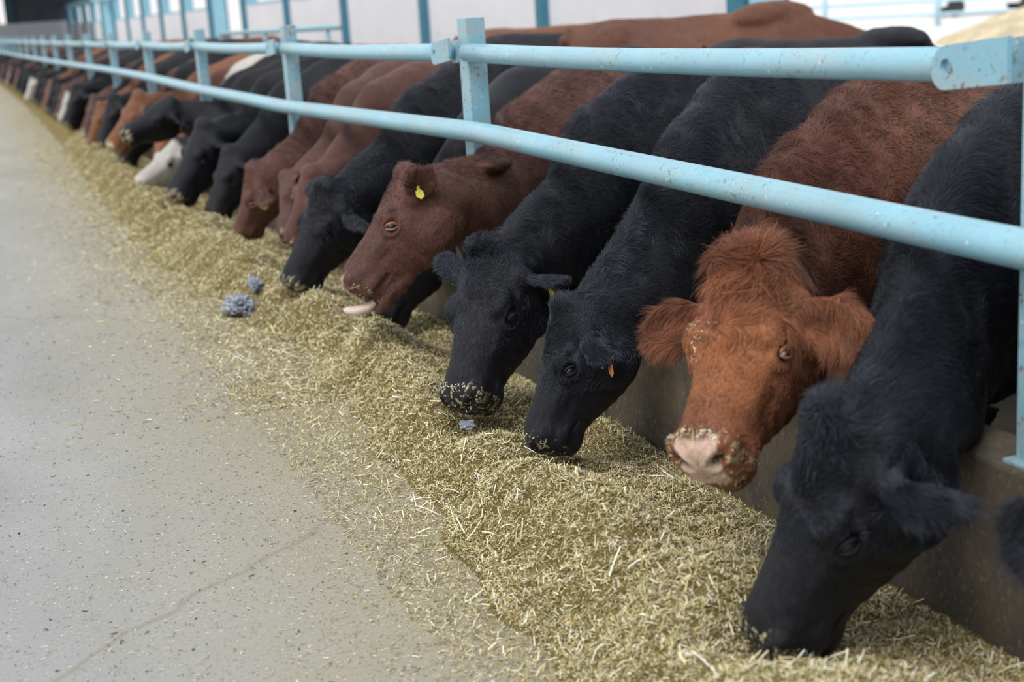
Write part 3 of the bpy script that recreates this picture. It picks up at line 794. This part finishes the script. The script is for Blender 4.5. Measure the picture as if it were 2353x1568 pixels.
def grow(owner, me, name, mat, V, C, n, wfun, dfun, lfun, lift, seed, rad=.00055, npt=5, curl=.25, clump=.011):
    """strands of hair rooted on the skin, as a Curves object parented to the animal"""
    r = np.random.default_rng(seed)
    me.calc_loop_triangles(); T = np.empty(len(me.loop_triangles)*3, np.int32); me.loop_triangles.foreach_get('vertices', T); T = T.reshape(-1, 3)
    Nn = np.empty(len(me.vertices)*3, np.float32); me.vertices.foreach_get('normal', Nn); Nn = Nn.reshape(-1, 3).astype(float)
    a, b_, c = V[T[:, 0]], V[T[:, 1]], V[T[:, 2]]
    ar = np.linalg.norm(np.cross(b_-a, c-a), axis=1)/2
    wt = ar*wfun((a+b_+c)/3); wt = wt/wt.sum()
    ti = r.choice(len(T), n, p=wt); u = r.random((n, 1)); v = r.random((n, 1)); k = u+v > 1; u[k] = 1-u[k]; v[k] = 1-v[k]
    Pp = a[ti]*(1-u-v) + b_[ti]*u + c[ti]*v
    Nr = Nn[T[ti, 0]]*(1-u-v) + Nn[T[ti, 1]]*u + Nn[T[ti, 2]]*v; Nr /= np.linalg.norm(Nr, axis=1)[:, None]+1e-9
    Cr = C[T[ti, 0]]*(1-u-v) + C[T[ti, 1]]*u + C[T[ti, 2]]*v
    D = dfun(Pp); 
    ns = np.stack([fnoise(Pp, 26, 50+j, 2) for j in range(3)], 1)
    D = D + curl*ns*2.0 + r.normal(0, .12, D.shape)
    D = D - (D*Nr).sum(1)[:, None]*Nr; D /= np.linalg.norm(D, axis=1)[:, None]+1e-9
    L = lfun(Pp)*r.uniform(.6, 1.25, n)
    lf = lift*r.uniform(.6, 1.4, n)
    side = np.cross(Nr, D); cw = (curl*1.4*fnoise(Pp, 60, 77, 2) + r.normal(0, .10, n))
    t = np.linspace(0, 1, npt)
    cell = np.floor(Pp/clump + .35*np.stack([fnoise(Pp, 90, 60+j, 1) for j in range(3)], 1)).astype(np.int64)
    key = (cell[:, 0]*73856093) ^ (cell[:, 1]*19349663) ^ (cell[:, 2]*83492791)
    _, inv = np.unique(key, return_inverse=True); cnt = np.bincount(inv)
    mean = np.stack([np.bincount(inv, Pp[:, j])/cnt for j in range(3)], 1)[inv]
    pull = (mean - Pp); pull = pull - (pull*Nr).sum(1)[:, None]*Nr
    mD = np.stack([np.bincount(inv, D[:, j])/cnt for j in range(3)], 1)[inv]; D = D*.45 + mD*.55; D /= np.linalg.norm(D, axis=1)[:, None]+1e-9
    pts = np.empty((n, npt, 3))
    for i, tt in enumerate(t):
        pts[:, i] = Pp - Nr*.001 + pull*(.85*tt*tt*np.minimum(1, L/.012))[:, None] + L[:, None]*(D*tt*np.cos(lf)[:, None] + Nr*(tt*(1-.45*tt)*np.sin(lf))[:, None] + side*(cw*tt*tt)[:, None]) - np.array([0, 0, 1.])*(L*L*tt*tt*1.6)[:, None]
    hc = bpy.data.hair_curves.new(name); hc.add_curves([npt]*n)
    hc.position_data.foreach_set('vector', pts.astype(np.float32).ravel())
    ra = hc.attributes.get('radius') or hc.attributes.new('radius', 'FLOAT', 'POINT')
    rr = np.tile(rad*(1-.75*t**1.5), n)*np.repeat(r.uniform(.7, 1.3, n), npt); ra.data.foreach_set('value', rr.astype(np.float32))
    ca = hc.attributes.new('col', 'FLOAT_COLOR', 'CURVE')
    Cc = np.clip(Cr*(r.uniform(.6, 1.6, (n, 1))+.35*fnoise(Pp, 55, 88, 2)[:, None]), .002, 1); ca.data.foreach_set('color', np.c_[Cc, np.ones(n)].astype(np.float32).ravel())
    o = bpy.data.objects.new(name, hc); COL.objects.link(o); hc.materials.append(mat); o.parent = owner
    return o

def eye_parts(owner, P, s, A, sp):
    for sg in (-1, 1):
        H = lambda q: P + s*(A @ (V3(q)*V3((1, sg, 1))))
        c = V3(EYE) + V3((0, -.0115, 0))
        mb = MB(); mb.ellipsoid(H(c), s*V3((.021, .020, .019)), A, 20, 14)
        e = mb.obj('eye', M_eye if sp.get('lid', 1) > .5 else M_lidB, owner, smooth=True)
        if sp.get('sclera') and sg > 0:
            mb = MB(); c2 = c + V3((.0100, .0100, .0080)); mb.ellipsoid(H(c2), s*V3((.0088, .0080, .0080)), A, 20, 14)
            mb.obj('eye_white', M_sclera, e, smooth=True)
        # upper and lower lids
        for q0, q1, th, rz in ((6, 174, .0048, .0150), (186, 354, .0034, .0140)):
            pts = []
            for q in np.linspace(radians(q0), radians(q1), 11):
                x = .023*cos(q); z = rz*sin(q)*(1 if sin(q) > 0 else .9)*sp.get('lid', .92)
                y = math.sqrt(max(0, .0200**2 - (x*.75)**2 - z*z*.8)) - .0002
                pts.append(H(c + V3((x*.74 - z*.67, y, x*.67 + z*.74))))
            mb = MB(); mb.tube(pts, [s*th*f for f in (.4, .7, .9, 1, 1.1, 1.1, 1.1, 1, .9, .7, .4)], 8)
            mb.obj('eyelid', sp.get('lidmat', M_lidB if sp['coat'] in ('black', 'whiteface') else M_lidO), owner, smooth=True)

def ear_tag(owner, P, s, A, ear, mat, label, k=1.0, tt=.45, off=0., turn=0.):
    base, dv, L, wd, face = ear
    H = lambda q: P + s*(A @ V3(q))
    c = H(base + dv*L*tt + face*.012 + V3((0, (1 if base[1] > 0 else -1)*off, 0)))
    n = A @ face; dn = nrm(V3((0, 0, -1)) + .35*(A @ dv) + .3*n)
    sd = nrm(np.cross(dn, n)); nn = np.cross(sd, dn); ct, st_ = cos(turn), sin(turn); sd, nn = ct*sd + st_*nn, ct*nn - st_*sd
    out2 = [(-.006, 0), (.006, 0), (.007, .012), (.019, .020), (.021, .046), (.0, .060), (-.021, .046), (-.019, .020), (-.007, .012)]
    mb = MB(); V = []
    for off in (0, .0018):
        for x, y in out2: V.append(c + k*(sd*x + dn*y) + nn*off)
    m_ = len(out2)
    mb.add(V, [tuple(range(m_)), tuple(range(2*m_-1, m_-1, -1))] + [(i, m_+i, m_+(i+1) % m_, (i+1) % m_) for i in range(m_)])
    o = mb.obj('ear_tag', mat, owner); o['label'] = label
    mb = MB(); mb.tube([c - nn*.012, c + nn*.006], .0055*k, 10); mb.obj('button', mat, o)
    return o

LM = lambda *a: a
NEARC = dict(
 Z=dict(coat='black', sq=-.116, P=(-.40, -.84, .74), M=(-.60, -1.02, .26), hint=(-.8, -.3, .5), T1=(.02, -.30, .88), T2=(.2, -.10, 1.05), W=(.58, .12, 1.20), b=(1, .22, 0), vox=.015, fine=False,
        earL=(-.1, .9, -.1), earR=(.05, .95, .05), earF=(.6, 0, .8), earlen=.19, earw=1.0, label='black cow mostly out of frame, only its furry ear shows at the right edge'),
 A=dict(coat='black', P=(-.455, .006, .632), M=(-.575, .082, .112), hint=(-.97, .12, .1), T1=(.02, .345, .852), T2=(.2, .47, 1.05), W=(.57, .70, 1.20), b=(1, .28, 0), vox=.0105, fine=True, crust=.45, lidmat=M_lidB,
        earL=(-.22, .93, -.42), earR=(-.6, .5, -.6), earlen=.18, earw=.8, earF=(.9, 0, -.4), label='nearest black cow with its whole head down in the feed, lower right corner'),
 B=dict(coat='red', P=(-.30, .601, .84), M=(-.570, .364, .438), hint=(-.95, -.48, .45), T1=(.03, 1.07, .84), T2=(.2, 1.22, 1.02), W=(.61, 1.43, 1.20), b=(1, .30, 0), vox=.0100, fine=True, crust=.55, sclera=True, fat=1.0,
        earL=(.40, .88, -.30), earR=(.20, .97, -.10), earF=(.55, 0, .85), earlen=.19, earw=.76, bumps=[((-.02, .93, .835), (.075, .075, .075))], label='ginger-red cow with shaggy fringe staring up at the camera with feed on its pink nose'),
 D=dict(coat='black', P=(-.40, 1.537, .587), M=(-.53, 1.479, .168), hint=(-.95, .22, .1), T1=(.02, 1.783, .866), T2=(.2, 1.90, 1.05), W=(.62, 2.28, 1.205), b=(1, .30, 0), vox=.0105, fine=True, crust=.25,
        earL=(.32, .72, -.62), earR=(-.3, .6, -.4), earlen=.17, earw=.8, label='black cow in side view between the ginger cow and the closed-eyed one'),
 C=dict(coat='black', P=(-.40, 2.228, .668), M=(-.58, 2.030, .180), hint=(-.85, -.45, .35), T1=(.02, 2.518, .883), T2=(.2, 2.68, 1.07), W=(.58, 2.93, 1.205), b=(1, .30, 0), vox=.0105, fine=True, crust=.5, lid=.3,
        earL=(-.22, .72, -.62), earR=(-.70, .70, .30), earlen=.150, earw=.70, label='black cow with closed eye, tufted crown and a yellow tag in each ear'),
 F=dict(coat='darkred', sq=3.384, P=(-.40, 3.09, .86), M=(-.668, 3.07, .417), hint=(-.88, .30, .35), T1=(.02, 3.33, .90), T2=(.2, 3.52, 1.04), bumps=[((0.02, 3.26, .845), (.10, .11, .035))], W=(.60, 3.72, 1.205), b=(1, .32, 0), vox=.0115, fine=True, crust=.15, mouth=.8,
        earL=(-.80, .50, .22), earF=(.15, .9, -.35), earlen=.150, earw=.85, jaw=1, label='dark red cow in profile with raised head and pale tongue sticking out'),
 E=dict(coat='black', P=(-.22, 3.78, .60), M=(-.40, 3.73, .13), hint=(-.9, .2, .2), T1=(.05, 3.98, .84), T2=(.22, 4.05, 1.03), W=(.62, 4.42, 1.19), b=(1, .32, 0), vox=.014, fine=False,
        label='black cow hidden behind the dark red profile head, only its chin and withers show'),
 G=dict(coat='black', P=(-.36, 4.64, .66), M=(-.57, 4.67, .160), hint=(-.9, -.25, .25), T1=(.02, 4.78, .90), T2=(.2, 4.95, 1.07), W=(.58, 5.20, 1.205), b=(1, .30, 0), vox=.0125, fine=True, crust=.5,
        earL=(.1, .72, -.60), earR=(-.4, .6, 0), earlen=.165, earw=.8, label='black cow with curly forehead feeding just left of the dark red profile cow'),
 H=dict(coat='darkred', muz=(.08, .035, .03), P=(-.26, 5.38, .665), M=(-.36, 5.54, .25), hint=(-.8, -.35, .3), T1=(.02, 5.60, .86), T2=(.2, 5.72, 1.08), W=(.58, 5.98, 1.20), b=(1, .30, 0), vox=.014, fine=False, label='red-brown cow with only a sliver of face showing behind the curly black head'),
 H2=dict(coat='darkred', muz=(.05, .03, .03), P=(-.27, 6.02, .58), M=(-.335, 5.80, .23), hint=(-.9, .1, .2), T1=(.02, 6.15, .80), T2=(.2, 6.30, 1.05), W=(.58, 6.60, 1.19), b=(1, .30, 0), vox=.014, fine=False, label='dark brown cow with a hanging ear between two redder heads'),
 I=dict(coat='darkred', sq=6.884, muz=(.10, .045, .035), P=(-.35, 6.585, .597), M=(-.42, 6.74, .153), hint=(-.95, .25, .1), T1=(.02, 6.80, .80), T2=(.2, 7.02, 1.03), W=(.58, 7.25, 1.20), b=(1, .30, 0), vox=.0135, fine=False, crust=0,
        earL=(.2, .85, -.35), label='red-brown cow in profile with bright eye and a yellow ear tag'),
)
def build_cow(key, sp, hair=0, seed=1):
    sp = dict(sp); sp['seed'] = seed
    me, (P, s, A), body, ears, V, Q = shape_cow(sp, key)
    C = coat_colors(sp, V, Q, s, body); color_attr(me, 'col', C)
    black = sp['coat'] in ('black', 'whiteface')
    me.name = 'cow'
    o = link('cow', me, M_coatb if black else M_coatr)
    tag(o, sp['label'], 'cow', sp.get('group', 'cattle feeding in a row along the curb'))
    if sp.get('eyes', True): eye_parts(o, P, s, A, sp)
    o['_k'] = key
    if hair:
        T0, T1, T2, W, bd = body
        def HQ(X): return ((X-P)@A)/s
        def earmask(q): 
            m_ = np.zeros(len(q))
            for base, dv, L, wd, face in ears:
                t_ = (q-base)@dv; dist = np.linalg.norm(q-base-t_[:, None]*dv, axis=1); m_ = np.maximum(m_, ((t_ > .018) & (t_ < L*1.15) & (dist < .10))*1.)
            return m_
        crest = np.array([T0, T1, T2, .5*(T2+W), W, W+.3*bd])
        def crestd(X):
            d = np.full(len(X), 9.)
            for i in range(len(crest)-1):
                a_, b_ = crest[i], crest[i+1]; t_ = np.clip(((X-a_)@(b_-a_))/((b_-a_)@(b_-a_)), 0, 1)
                d = np.minimum(d, np.linalg.norm(X-a_-t_[:, None]*(b_-a_), axis=1))
            return d
        shag = sp.get('shag', 1.0)
        def wf(X):
            q = HQ(X); hd = inheadQ(q); em = earmask(q)
            wgt = np.where(X[:, 0] < .9, 1., .25)*(X[:, 2] > .35)
            wgt = wgt*(1+1.6*hd)+3*em
            wgt *= np.where(hd > .5, 1-.97*smooth01((q[:, 0]-.468)/.02), 1)
            for sg in (-1, 1):
                wgt *= 1-(np.linalg.norm(q-EYE*V3((1, sg, 1)), axis=1) < .027)
            wgt *= np.where(X[:, 0] > 1.4, 0, 1)
            return np.maximum(wgt, 1e-6)
        ebase = sp.get('whorl', (.200, 0, .01))
        def df(X):
            q = HQ(X); hd = inheadQ(q)[:, None]; em = earmask(q)[:, None]
            dh = np.tile(V3((1., 0, -.15)), (len(X), 1))
            wh = q - V3(ebase); up_ = smooth01((.225-q[:, 0])/.06)*smooth01((q[:, 2]+.12)/.05)
            rad_ = wh/(np.linalg.norm(wh, axis=1)[:, None]+.02)
            dh = dh*(1-up_[:, None]) + (rad_*1.2 + V3((-.3, 0, .1)))*up_[:, None]
            dhw = dh@A.T
            nd = nrm(W-T0); db = np.where((X[:, 0] < W[0])[:, None], nd*.75 + V3((0, 0, -.65)), bd + V3((0, 0, -.35)))
            D = dhw*hd + db*(1-hd)
            de = np.zeros_like(D)
            for base, dv, L, wd, face in ears:
                sd = np.sign(base[1]); mk_ = (np.sign(q[:, 1]) == sd)[:, None]; de = np.where(mk_, (A@dv)*.9 + V3((0, 0, -.75)), de)
            return np.where(em > .5, de, D)
        def lf(X):
            q = HQ(X); hd = inheadQ(q); em = earmask(q)
            cd_ = crestd(X)
            L = .017 + .030*gauss(cd_, .12)*shag + .012*gauss(np.linalg.norm(X-T2, axis=1), .25)*shag
            fore = gauss(np.linalg.norm((q-V3((.065, 0, .02)))/V3((1.15, .9, .8)), axis=1), .115)
            Lh = .0105 + sp.get('fringe', .018)*fore + .006*smooth01((-.16-q[:, 2])/.06)
            L = L*(1-hd) + Lh*hd
            return np.where(em > .5, sp.get('earhair', .026), L)
        grow(o, me, 'coat', M_hairb if black else M_hairr, V, C, hair, wf, df, lf, .42, seed+9, rad=sp.get('hrad', .00055), curl=sp.get('curl', .25))
        if sp.get('tuft'):
            H = lambda u, v, w_: P + s*(A @ V3((u, v, w_)))
            def wf2(X): q = HQ(X); return gauss(np.linalg.norm((q-V3((.015, 0, .03)))/V3((1.1, 1.4, 1)), axis=1), .04)+1e-9
            def df2(X):
                q = HQ(X); v = np.c_[.5+0*q[:, 0], q[:, 1]*9, .2+0*q[:, 0]]; return v@A.T + V3((0, 0, .8))*(fnoise(X, 30, 4) > .3)[:, None]
            t_ = grow(o, me, 'crown_tuft', M_hairb if black else M_hairr, V, C*sp.get('tuftc', 1.1), sp['tuft'], wf2, df2, lambda X: np.full(len(X), sp.get('tuftL', .05)), .9, seed+19, rad=.0007, npt=6, curl=.5)
    return o, (P, s, A), ears

HAIR = dict(A=110000, B=120000, D=90000, C=70000, F=45000, G=22000, I=9000, Z=12000)
EXTRA = dict(A=dict(fringe=.024, hrad=.0005, earhair=.048, tuft=800, tuftL=.035, curl=.2), B=dict(fringe=.048, tuft=3500, tuftL=.085, earhair=.050, curl=.36, shag=1.3, hrad=.00055),
             D=dict(fringe=.016, shag=.8), C=dict(fringe=.02, tuft=1500, tuftL=.03, shag=.9), F=dict(shag=.7, fringe=.012), G=dict(fringe=.022, hrad=.0009, curl=.3), I=dict(hrad=.0012), Z=dict(hrad=.0009, earhair=.04))
built = {}
for i, (k, sp) in enumerate(NEARC.items()):
    sp.update(EXTRA.get(k, {}))
    built[k] = build_cow(k, sp, HAIR.get(k, 0), 11+i)

def tg(k, ear, mat, label, sc_=1.0, tt=.45, off=0., turn=0.):
    o, (P, s, A), ears = built[k]; ear_tag(o, P, s, A, ears[ear], mat, label, sc_, tt, off, turn)
tg('D', 1, M_tagY, 'yellow ear tag seen edge on', .95, .50, .026, 1.2)
tg('D', 1, M_tagO, 'orange ear tag seen edge on', .95, .80, .028, 1.35)
tg('C', 1, M_tagY, 'yellow ear tag', 1.1, .5, .02); tg('C', 0, M_tagY, 'yellow ear tag in the far ear', .8, .4)
tg('F', 1, M_tagY, 'yellow ear tag', .85, .4, 0., .5)
tg('G', 1, M_tagO, 'small orange ear tag', .7, .4)
tg('I', 1, M_tagY, 'yellow ear tag', 1.3, .5)
# tongue of the dark red cow
o, (P, s, A), ears = built['F']
H = lambda u, v, w_: P + s*(A @ V3((u, v, w_)))
mb = MB(); mb.tube([H(.42, 0, -.185), H(.48, .0, -.190), H(.525, 0, -.178), H(.560, .0, -.150), H(.578, 0, -.120), H(.583, 0, -.108)], [.014, .018, .020, .021, .015, .005], 14, ell=1.35)
mb.obj('tongue', M_tongue, o, smooth=True)

def crumbs(k, n, face=0, seed=1):
    """bits of chopped feed stuck to the muzzle (and along the face)"""
    o, (P, s, A), ears = built[k]; me = o.data; r = np.random.default_rng(seed)
    V = get_v(me); Nn = np.empty(len(me.vertices)*3, np.float32); me.vertices.foreach_get('normal', Nn); Nn = Nn.reshape(-1, 3).astype(float)
    Q = ((V-P)@A)/s
    zone = ((Q[:, 0] > .455) & (np.abs(Q[:, 1]) < .10) & (Q[:, 2] > -.21)).astype(float)
    edge = np.exp(-((Q[:, 0]-.470)/.012)**2) + np.exp(-((Q[:, 2]+.150)/.018)**2)*.8
    w1 = zone*(.15+edge)*(.15+np.clip(fnoise(Q, 70, 15, 2), 0, 1)*2)
    i1 = r.choice(len(V), n, p=w1/w1.sum())
    if face:
        w2 = np.exp(-((Q[:, 1]+.085)/.022)**2)*(Q[:, 0] > .16)*(Q[:, 0] < .42)*(Q[:, 2] > -.10) + .4*np.exp(-np.linalg.norm((Q-V3((.20, -.02, .01)))/V3((1, 1, .6)), axis=1)**2/.03**2)
        i1 = np.r_[i1, r.choice(len(V), face, p=w2/w2.sum())]
    m_ = len(i1); p = V[i1] + r.normal(0, .0028, (m_, 3)); nn = Nn[i1]; p = p + nn*.0025
    d = r.normal(size=(m_, 3)); d -= (d*nn).sum(1)[:, None]*nn*.8; d /= np.linalg.norm(d, axis=1)[:, None]
    sd = np.cross(nn, d); sd /= np.linalg.norm(sd, axis=1)[:, None]
    L = .0022+.012*r.random((m_, 1))**2.5; Wd = r.uniform(.0006, .0018, (m_, 1))
    q = np.stack([p-d*L/2-sd*Wd/2, p-d*L/2+sd*Wd/2, p+d*L/2+sd*Wd/2, p+d*L/2-sd*Wd/2], 1).reshape(-1, 3)
    F = (np.arange(m_)*4)[:, None] + np.array([[0, 1, 2, 3]])
    C = np.repeat(PAL[r.choice([0, 1, 2, 2, 1, 8, 3], m_)], 4, 0)
    me2 = mesh_np('feed_crumbs', q, F, False); color_attr(me2, 'col', C)
    c = link('feed_crumbs', me2, M_straw, o); c['kind'] = 'stuff'
crumbs('B', 900, 170, 1); crumbs('A', 500, 0, 2); crumbs('C', 600, 0, 3); crumbs('D', 160, 0, 4); crumbs('G', 260, 0, 5); crumbs('F', 120, 25, 6)

# ------------------------------------------------------------------ cattle further down the row, and standing behind
def facing_spec(Wp, f, coat, label, z0=0, **k):
    f = nrm(V3((f[0], f[1], 0))); W = V3(Wp); up = V3((0, 0, 1))
    P_ = W + 1.00*f - .40*up
    return dict(coat=coat, W=W, T2=W+.38*f-.10*up, T1=W+.72*f-.24*up, P=P_, M=P_+.27*f-.42*up, hint=f+.6*up, b=-f, vox=.020, label=label, **k)
MID = dict(
 J=dict(coat='black', P=(-.27, 7.85, .60), M=(-.44, 7.78, .14), hint=(-.9, -.2, .3), T1=(.02, 8.0, .82), T2=(.2, 8.2, 1.03), W=(.58, 8.05, 1.20), label='black cow with its lower face showing beneath the straw-dusted black head'),
 K=dict(coat='black', P=(-.34, 8.36, .76), M=(-.62, 8.30, .24), hint=(-.9, -.3, .3), T1=(.02, 8.6, .86), T2=(.2, 8.75, 1.06), W=(.58, 8.74, 1.20), crust=.75, label='black cow with a pale line of chaff down its face and round its nose'),
 L=dict(coat='whiteface', P=(-.26, 10.35, .50), M=(-.64, 10.25, .17), hint=(-.6, -.3, .7), sq=10.384, T1=(.02, 10.22, .80), T2=(.2, 10.18, 1.03), W=(.58, 10.06, 1.20), label='white-faced cow with its pale head low in the feed'),
 MM=dict(coat='black', P=(-.38, 9.60, .90), M=(-.80, 9.55, .64), hint=(-.4, -.5, .8), T1=(.02, 9.55, .88), T2=(.2, 9.55, 1.06), W=(.58, 9.36, 1.20), crust=.6, label='black cow holding its head out level above the white face'),
 NN=dict(coat='brown', P=(-.36, 11.9, .86), M=(-.66, 12.0, .36), hint=(-.9, -.2, .3), T1=(.02, 12.1, .88), T2=(.2, 11.8, 1.05), W=(.58, 11.4, 1.20), crust=.9, label='orange-brown face with dusty nose left of the level black head'),
 O1=dict(coat='red', P=(-.28, 10.95, .62), M=(-.40, 10.95, .15), hint=(-.9, -.2, .3), stripe=1, T1=(.02, 11.0, .84), T2=(.2, 10.9, 1.05), W=(.58, 10.72, 1.20), label='red cow with a white-streaked neck, glimpsed between the white face and the orange-brown face'),
)
for i, (k, sp) in enumerate(MID.items()):
    sp.update(b=(1, .24 if k == 'L' else .20, 0), vox=.019, fat=.84, eyes=k in ('K', 'L', 'MM')); built[k] = build_cow(k, sp, 0, 60+i)
tg('MM', 1, M_tagO, 'small orange ear tag', 1.2, .5)
o, (P, s, A), ears = built['L']

# generic feeding animals: four models, copied along the row
gen = []
for i, (coat, dz, xx) in enumerate((('black', 0, 0), ('darkred', .05, .03), ('black', .12, -.06), ('brown', .02, -.03), ('whiteface', .0, -.02))):
    sp = dict(coat=coat, P=(-.33+xx, 0, .62+dz), M=(-.50+xx, .0, .15+dz*.6), hint=(-.9, -.25, .3), T1=(.02, .18, .84), T2=(.2, .26, 1.05), W=(.58, .36, 1.20), b=(1, .22, 0), vox=.022, fat=.9, eyes=False, crust=.5,
              earL=(-.1, .9, -.25), label='cow', lite=False)
    gen.append(build_cow('g', sp, 0, 80+i)[0])
NEARL = ['black cow next beyond the orange-brown face, head down', 'red-brown flank and low head third past the white face', 'black cow with muzzle deep in feed below the fifth post',
         'brown blurred head between two black ones by the fifth post', 'dark head with small yellow tag beside the sixth post']
seq = [0, 1, 2, 0, 3, 0, 1, 2, 0, 0, 4, 1, 0, 2, 3, 0, 1, 0, 2, 0, 1, 4, 0, 2]
y = 12.62; i = 0; first = set()
TXT = {0: 'small out-of-focus black cow feeding far down the row', 1: 'small out-of-focus red-brown cow feeding far down the row', 2: 'small out-of-focus black cow with raised head far down the row',
       3: 'small out-of-focus ginger cow feeding far down the row', 4: 'small out-of-focus white-faced black cow far down the row'}
rr = random.Random(5)
while y < 62:
    g = seq[i % len(seq)]; src = gen[g]
    dp = (y + .18) % 3.5; dp = dp - 3.5 if dp > 1.75 else dp
    if -.36 < dp < .16: y += .16 - dp + (.0 if dp > -.1 else .02)
    if g in first:
        o = src.copy(); COL.objects.link(o)
    else:
        o = src; first.add(g)
    o.location = (rr.uniform(-.03, .03), y, 0)
    o['label'] = NEARL[i] if i < len(NEARL) else TXT[g]
    o.rotation_euler = (0, 0, rr.uniform(-.05, .05)); k_ = rr.uniform(.95, 1.04); o.scale = (k_, k_, k_)
    o['group'] = 'cattle feeding in a row along the curb' if i < len(NEARL) else 'distant cattle, ' + TXT[g].split(' ', 2)[2].replace(' far down the row', '')
    y += .71 + rr.uniform(.0, .07); i += 1

# cattle standing in the pen behind the feeding row
BACK = [((3.75, 6.9, 1.34), (.93, -.37), 'red', 'red cow standing behind the feeding row, humped shoulder above the top rail'),
        ((3.05, 4.6, 1.185), (.25, -1), 'black', 'black cow behind the row whose tufted hump shows under the yard'),
        ((4.3, 11.0, 1.26), (.93, -.37), 'brown', 'ginger-backed cow standing in the pen right of the tall post'),
        ((3.5, 9.0, 1.24), (.6, -.8), 'black', 'black cow behind the row in front of the ginger-backed one'),
        ((3.6, 24.0, 1.21), (.5, -.87), 'red', 'red-backed cow seen over the rail below the low pen divider'),
        ((3.5, 28.0, 1.20), (.5, -.87), 'black', 'black cow standing far back beneath the divider near the open door')]
for i, (Wp, f, coat, lab) in enumerate(BACK):
    sp = facing_spec(Wp, f, coat, lab, eyes=False, group='cattle standing behind the feeding row')
    if i == 0: sp['T2'] = sp['W'] + V3((.26, -.10, -.08)); sp['bumps'] = [(sp['W'] + V3((-.08, .03, -.06)), (.36, .14, .12))]
    if i == 1: sp['bumps'] = [(sp['W'] + V3((.0, .03, -.035)), (.11, .34, .085))]
    o = build_cow('b', sp, 9000 if i < 2 else 0, 120+i)[0] if False else build_cow('b', sp, 0, 120+i)[0]

# pipe divider in the pen
pd = empty('pen_divider', (3.0, 17, 0)); tag(pd, 'short blue pipe divider standing in the pen before the white wall', 'fence')
MB().tube([(0, -.1, 1.33), (0, 9.0, 1.27)], .04, 10).obj('rail', M_paint, pd, smooth=True)
for yy in (.6, 4.8, 8.9): MB().tube([(0, yy, 0), (0, yy, 1.3)], .04, 10).obj('post', M_post, pd, smooth=True)

# crumpled plastic in the feed
M_film, t, b = new_mat('grey_plastic_film'); 
cc = ramp(t, noise(t, 45, 5, .7, pos(t)), [(.35, (.10, .12, .16)), (.6, (.30, .33, .38)), (.75, (.62, .64, .68))])
t.links.new(cc, b.inputs['Base Color']); b.inputs['Roughness'].default_value = .22
def crumple(name, c, r, sd, lab):
    bm = bmesh.new(); bmesh.ops.create_icosphere(bm, subdivisions=4, radius=1)
    V = np.array([v.co[:] for v in bm.verts]); f = fnoise(V, 3.2, sd, 3); f2 = np.abs(fnoise(V, 7, sd+1, 3))
    V = V*(1+.35*f-.35*f2)[:, None]*np.array(r)
    V[:, 2] = np.maximum(V[:, 2], -r[2]*.55)
    for v, q in zip(bm.verts, V): v.co = q
    me = bpy.data.meshes.new(name); bm.to_mesh(me); bm.free()
    o = link(name, me, M_film); o.location = c; tag(o, lab, 'plastic', 'scraps of plastic in the feed'); return o
crumple('plastic_wrap', (-.80, 4.93, .055), (.085, .15, .060), 3, 'crumpled grey plastic wrap lying on the edge of the feed')
crumple('plastic_wrap', (-.685, 5.12, .115), (.035, .09, .045), 8, 'narrow strip of grey plastic just right of the crumpled wrap')
crumple('plastic_scrap', (-.60, 1.97, .128), (.028, .040, .012), 5, 'small shiny grey scrap on the feed beneath the closed-eyed cow')
for o in COL.objects:
    if '_k' in o: del o['_k']
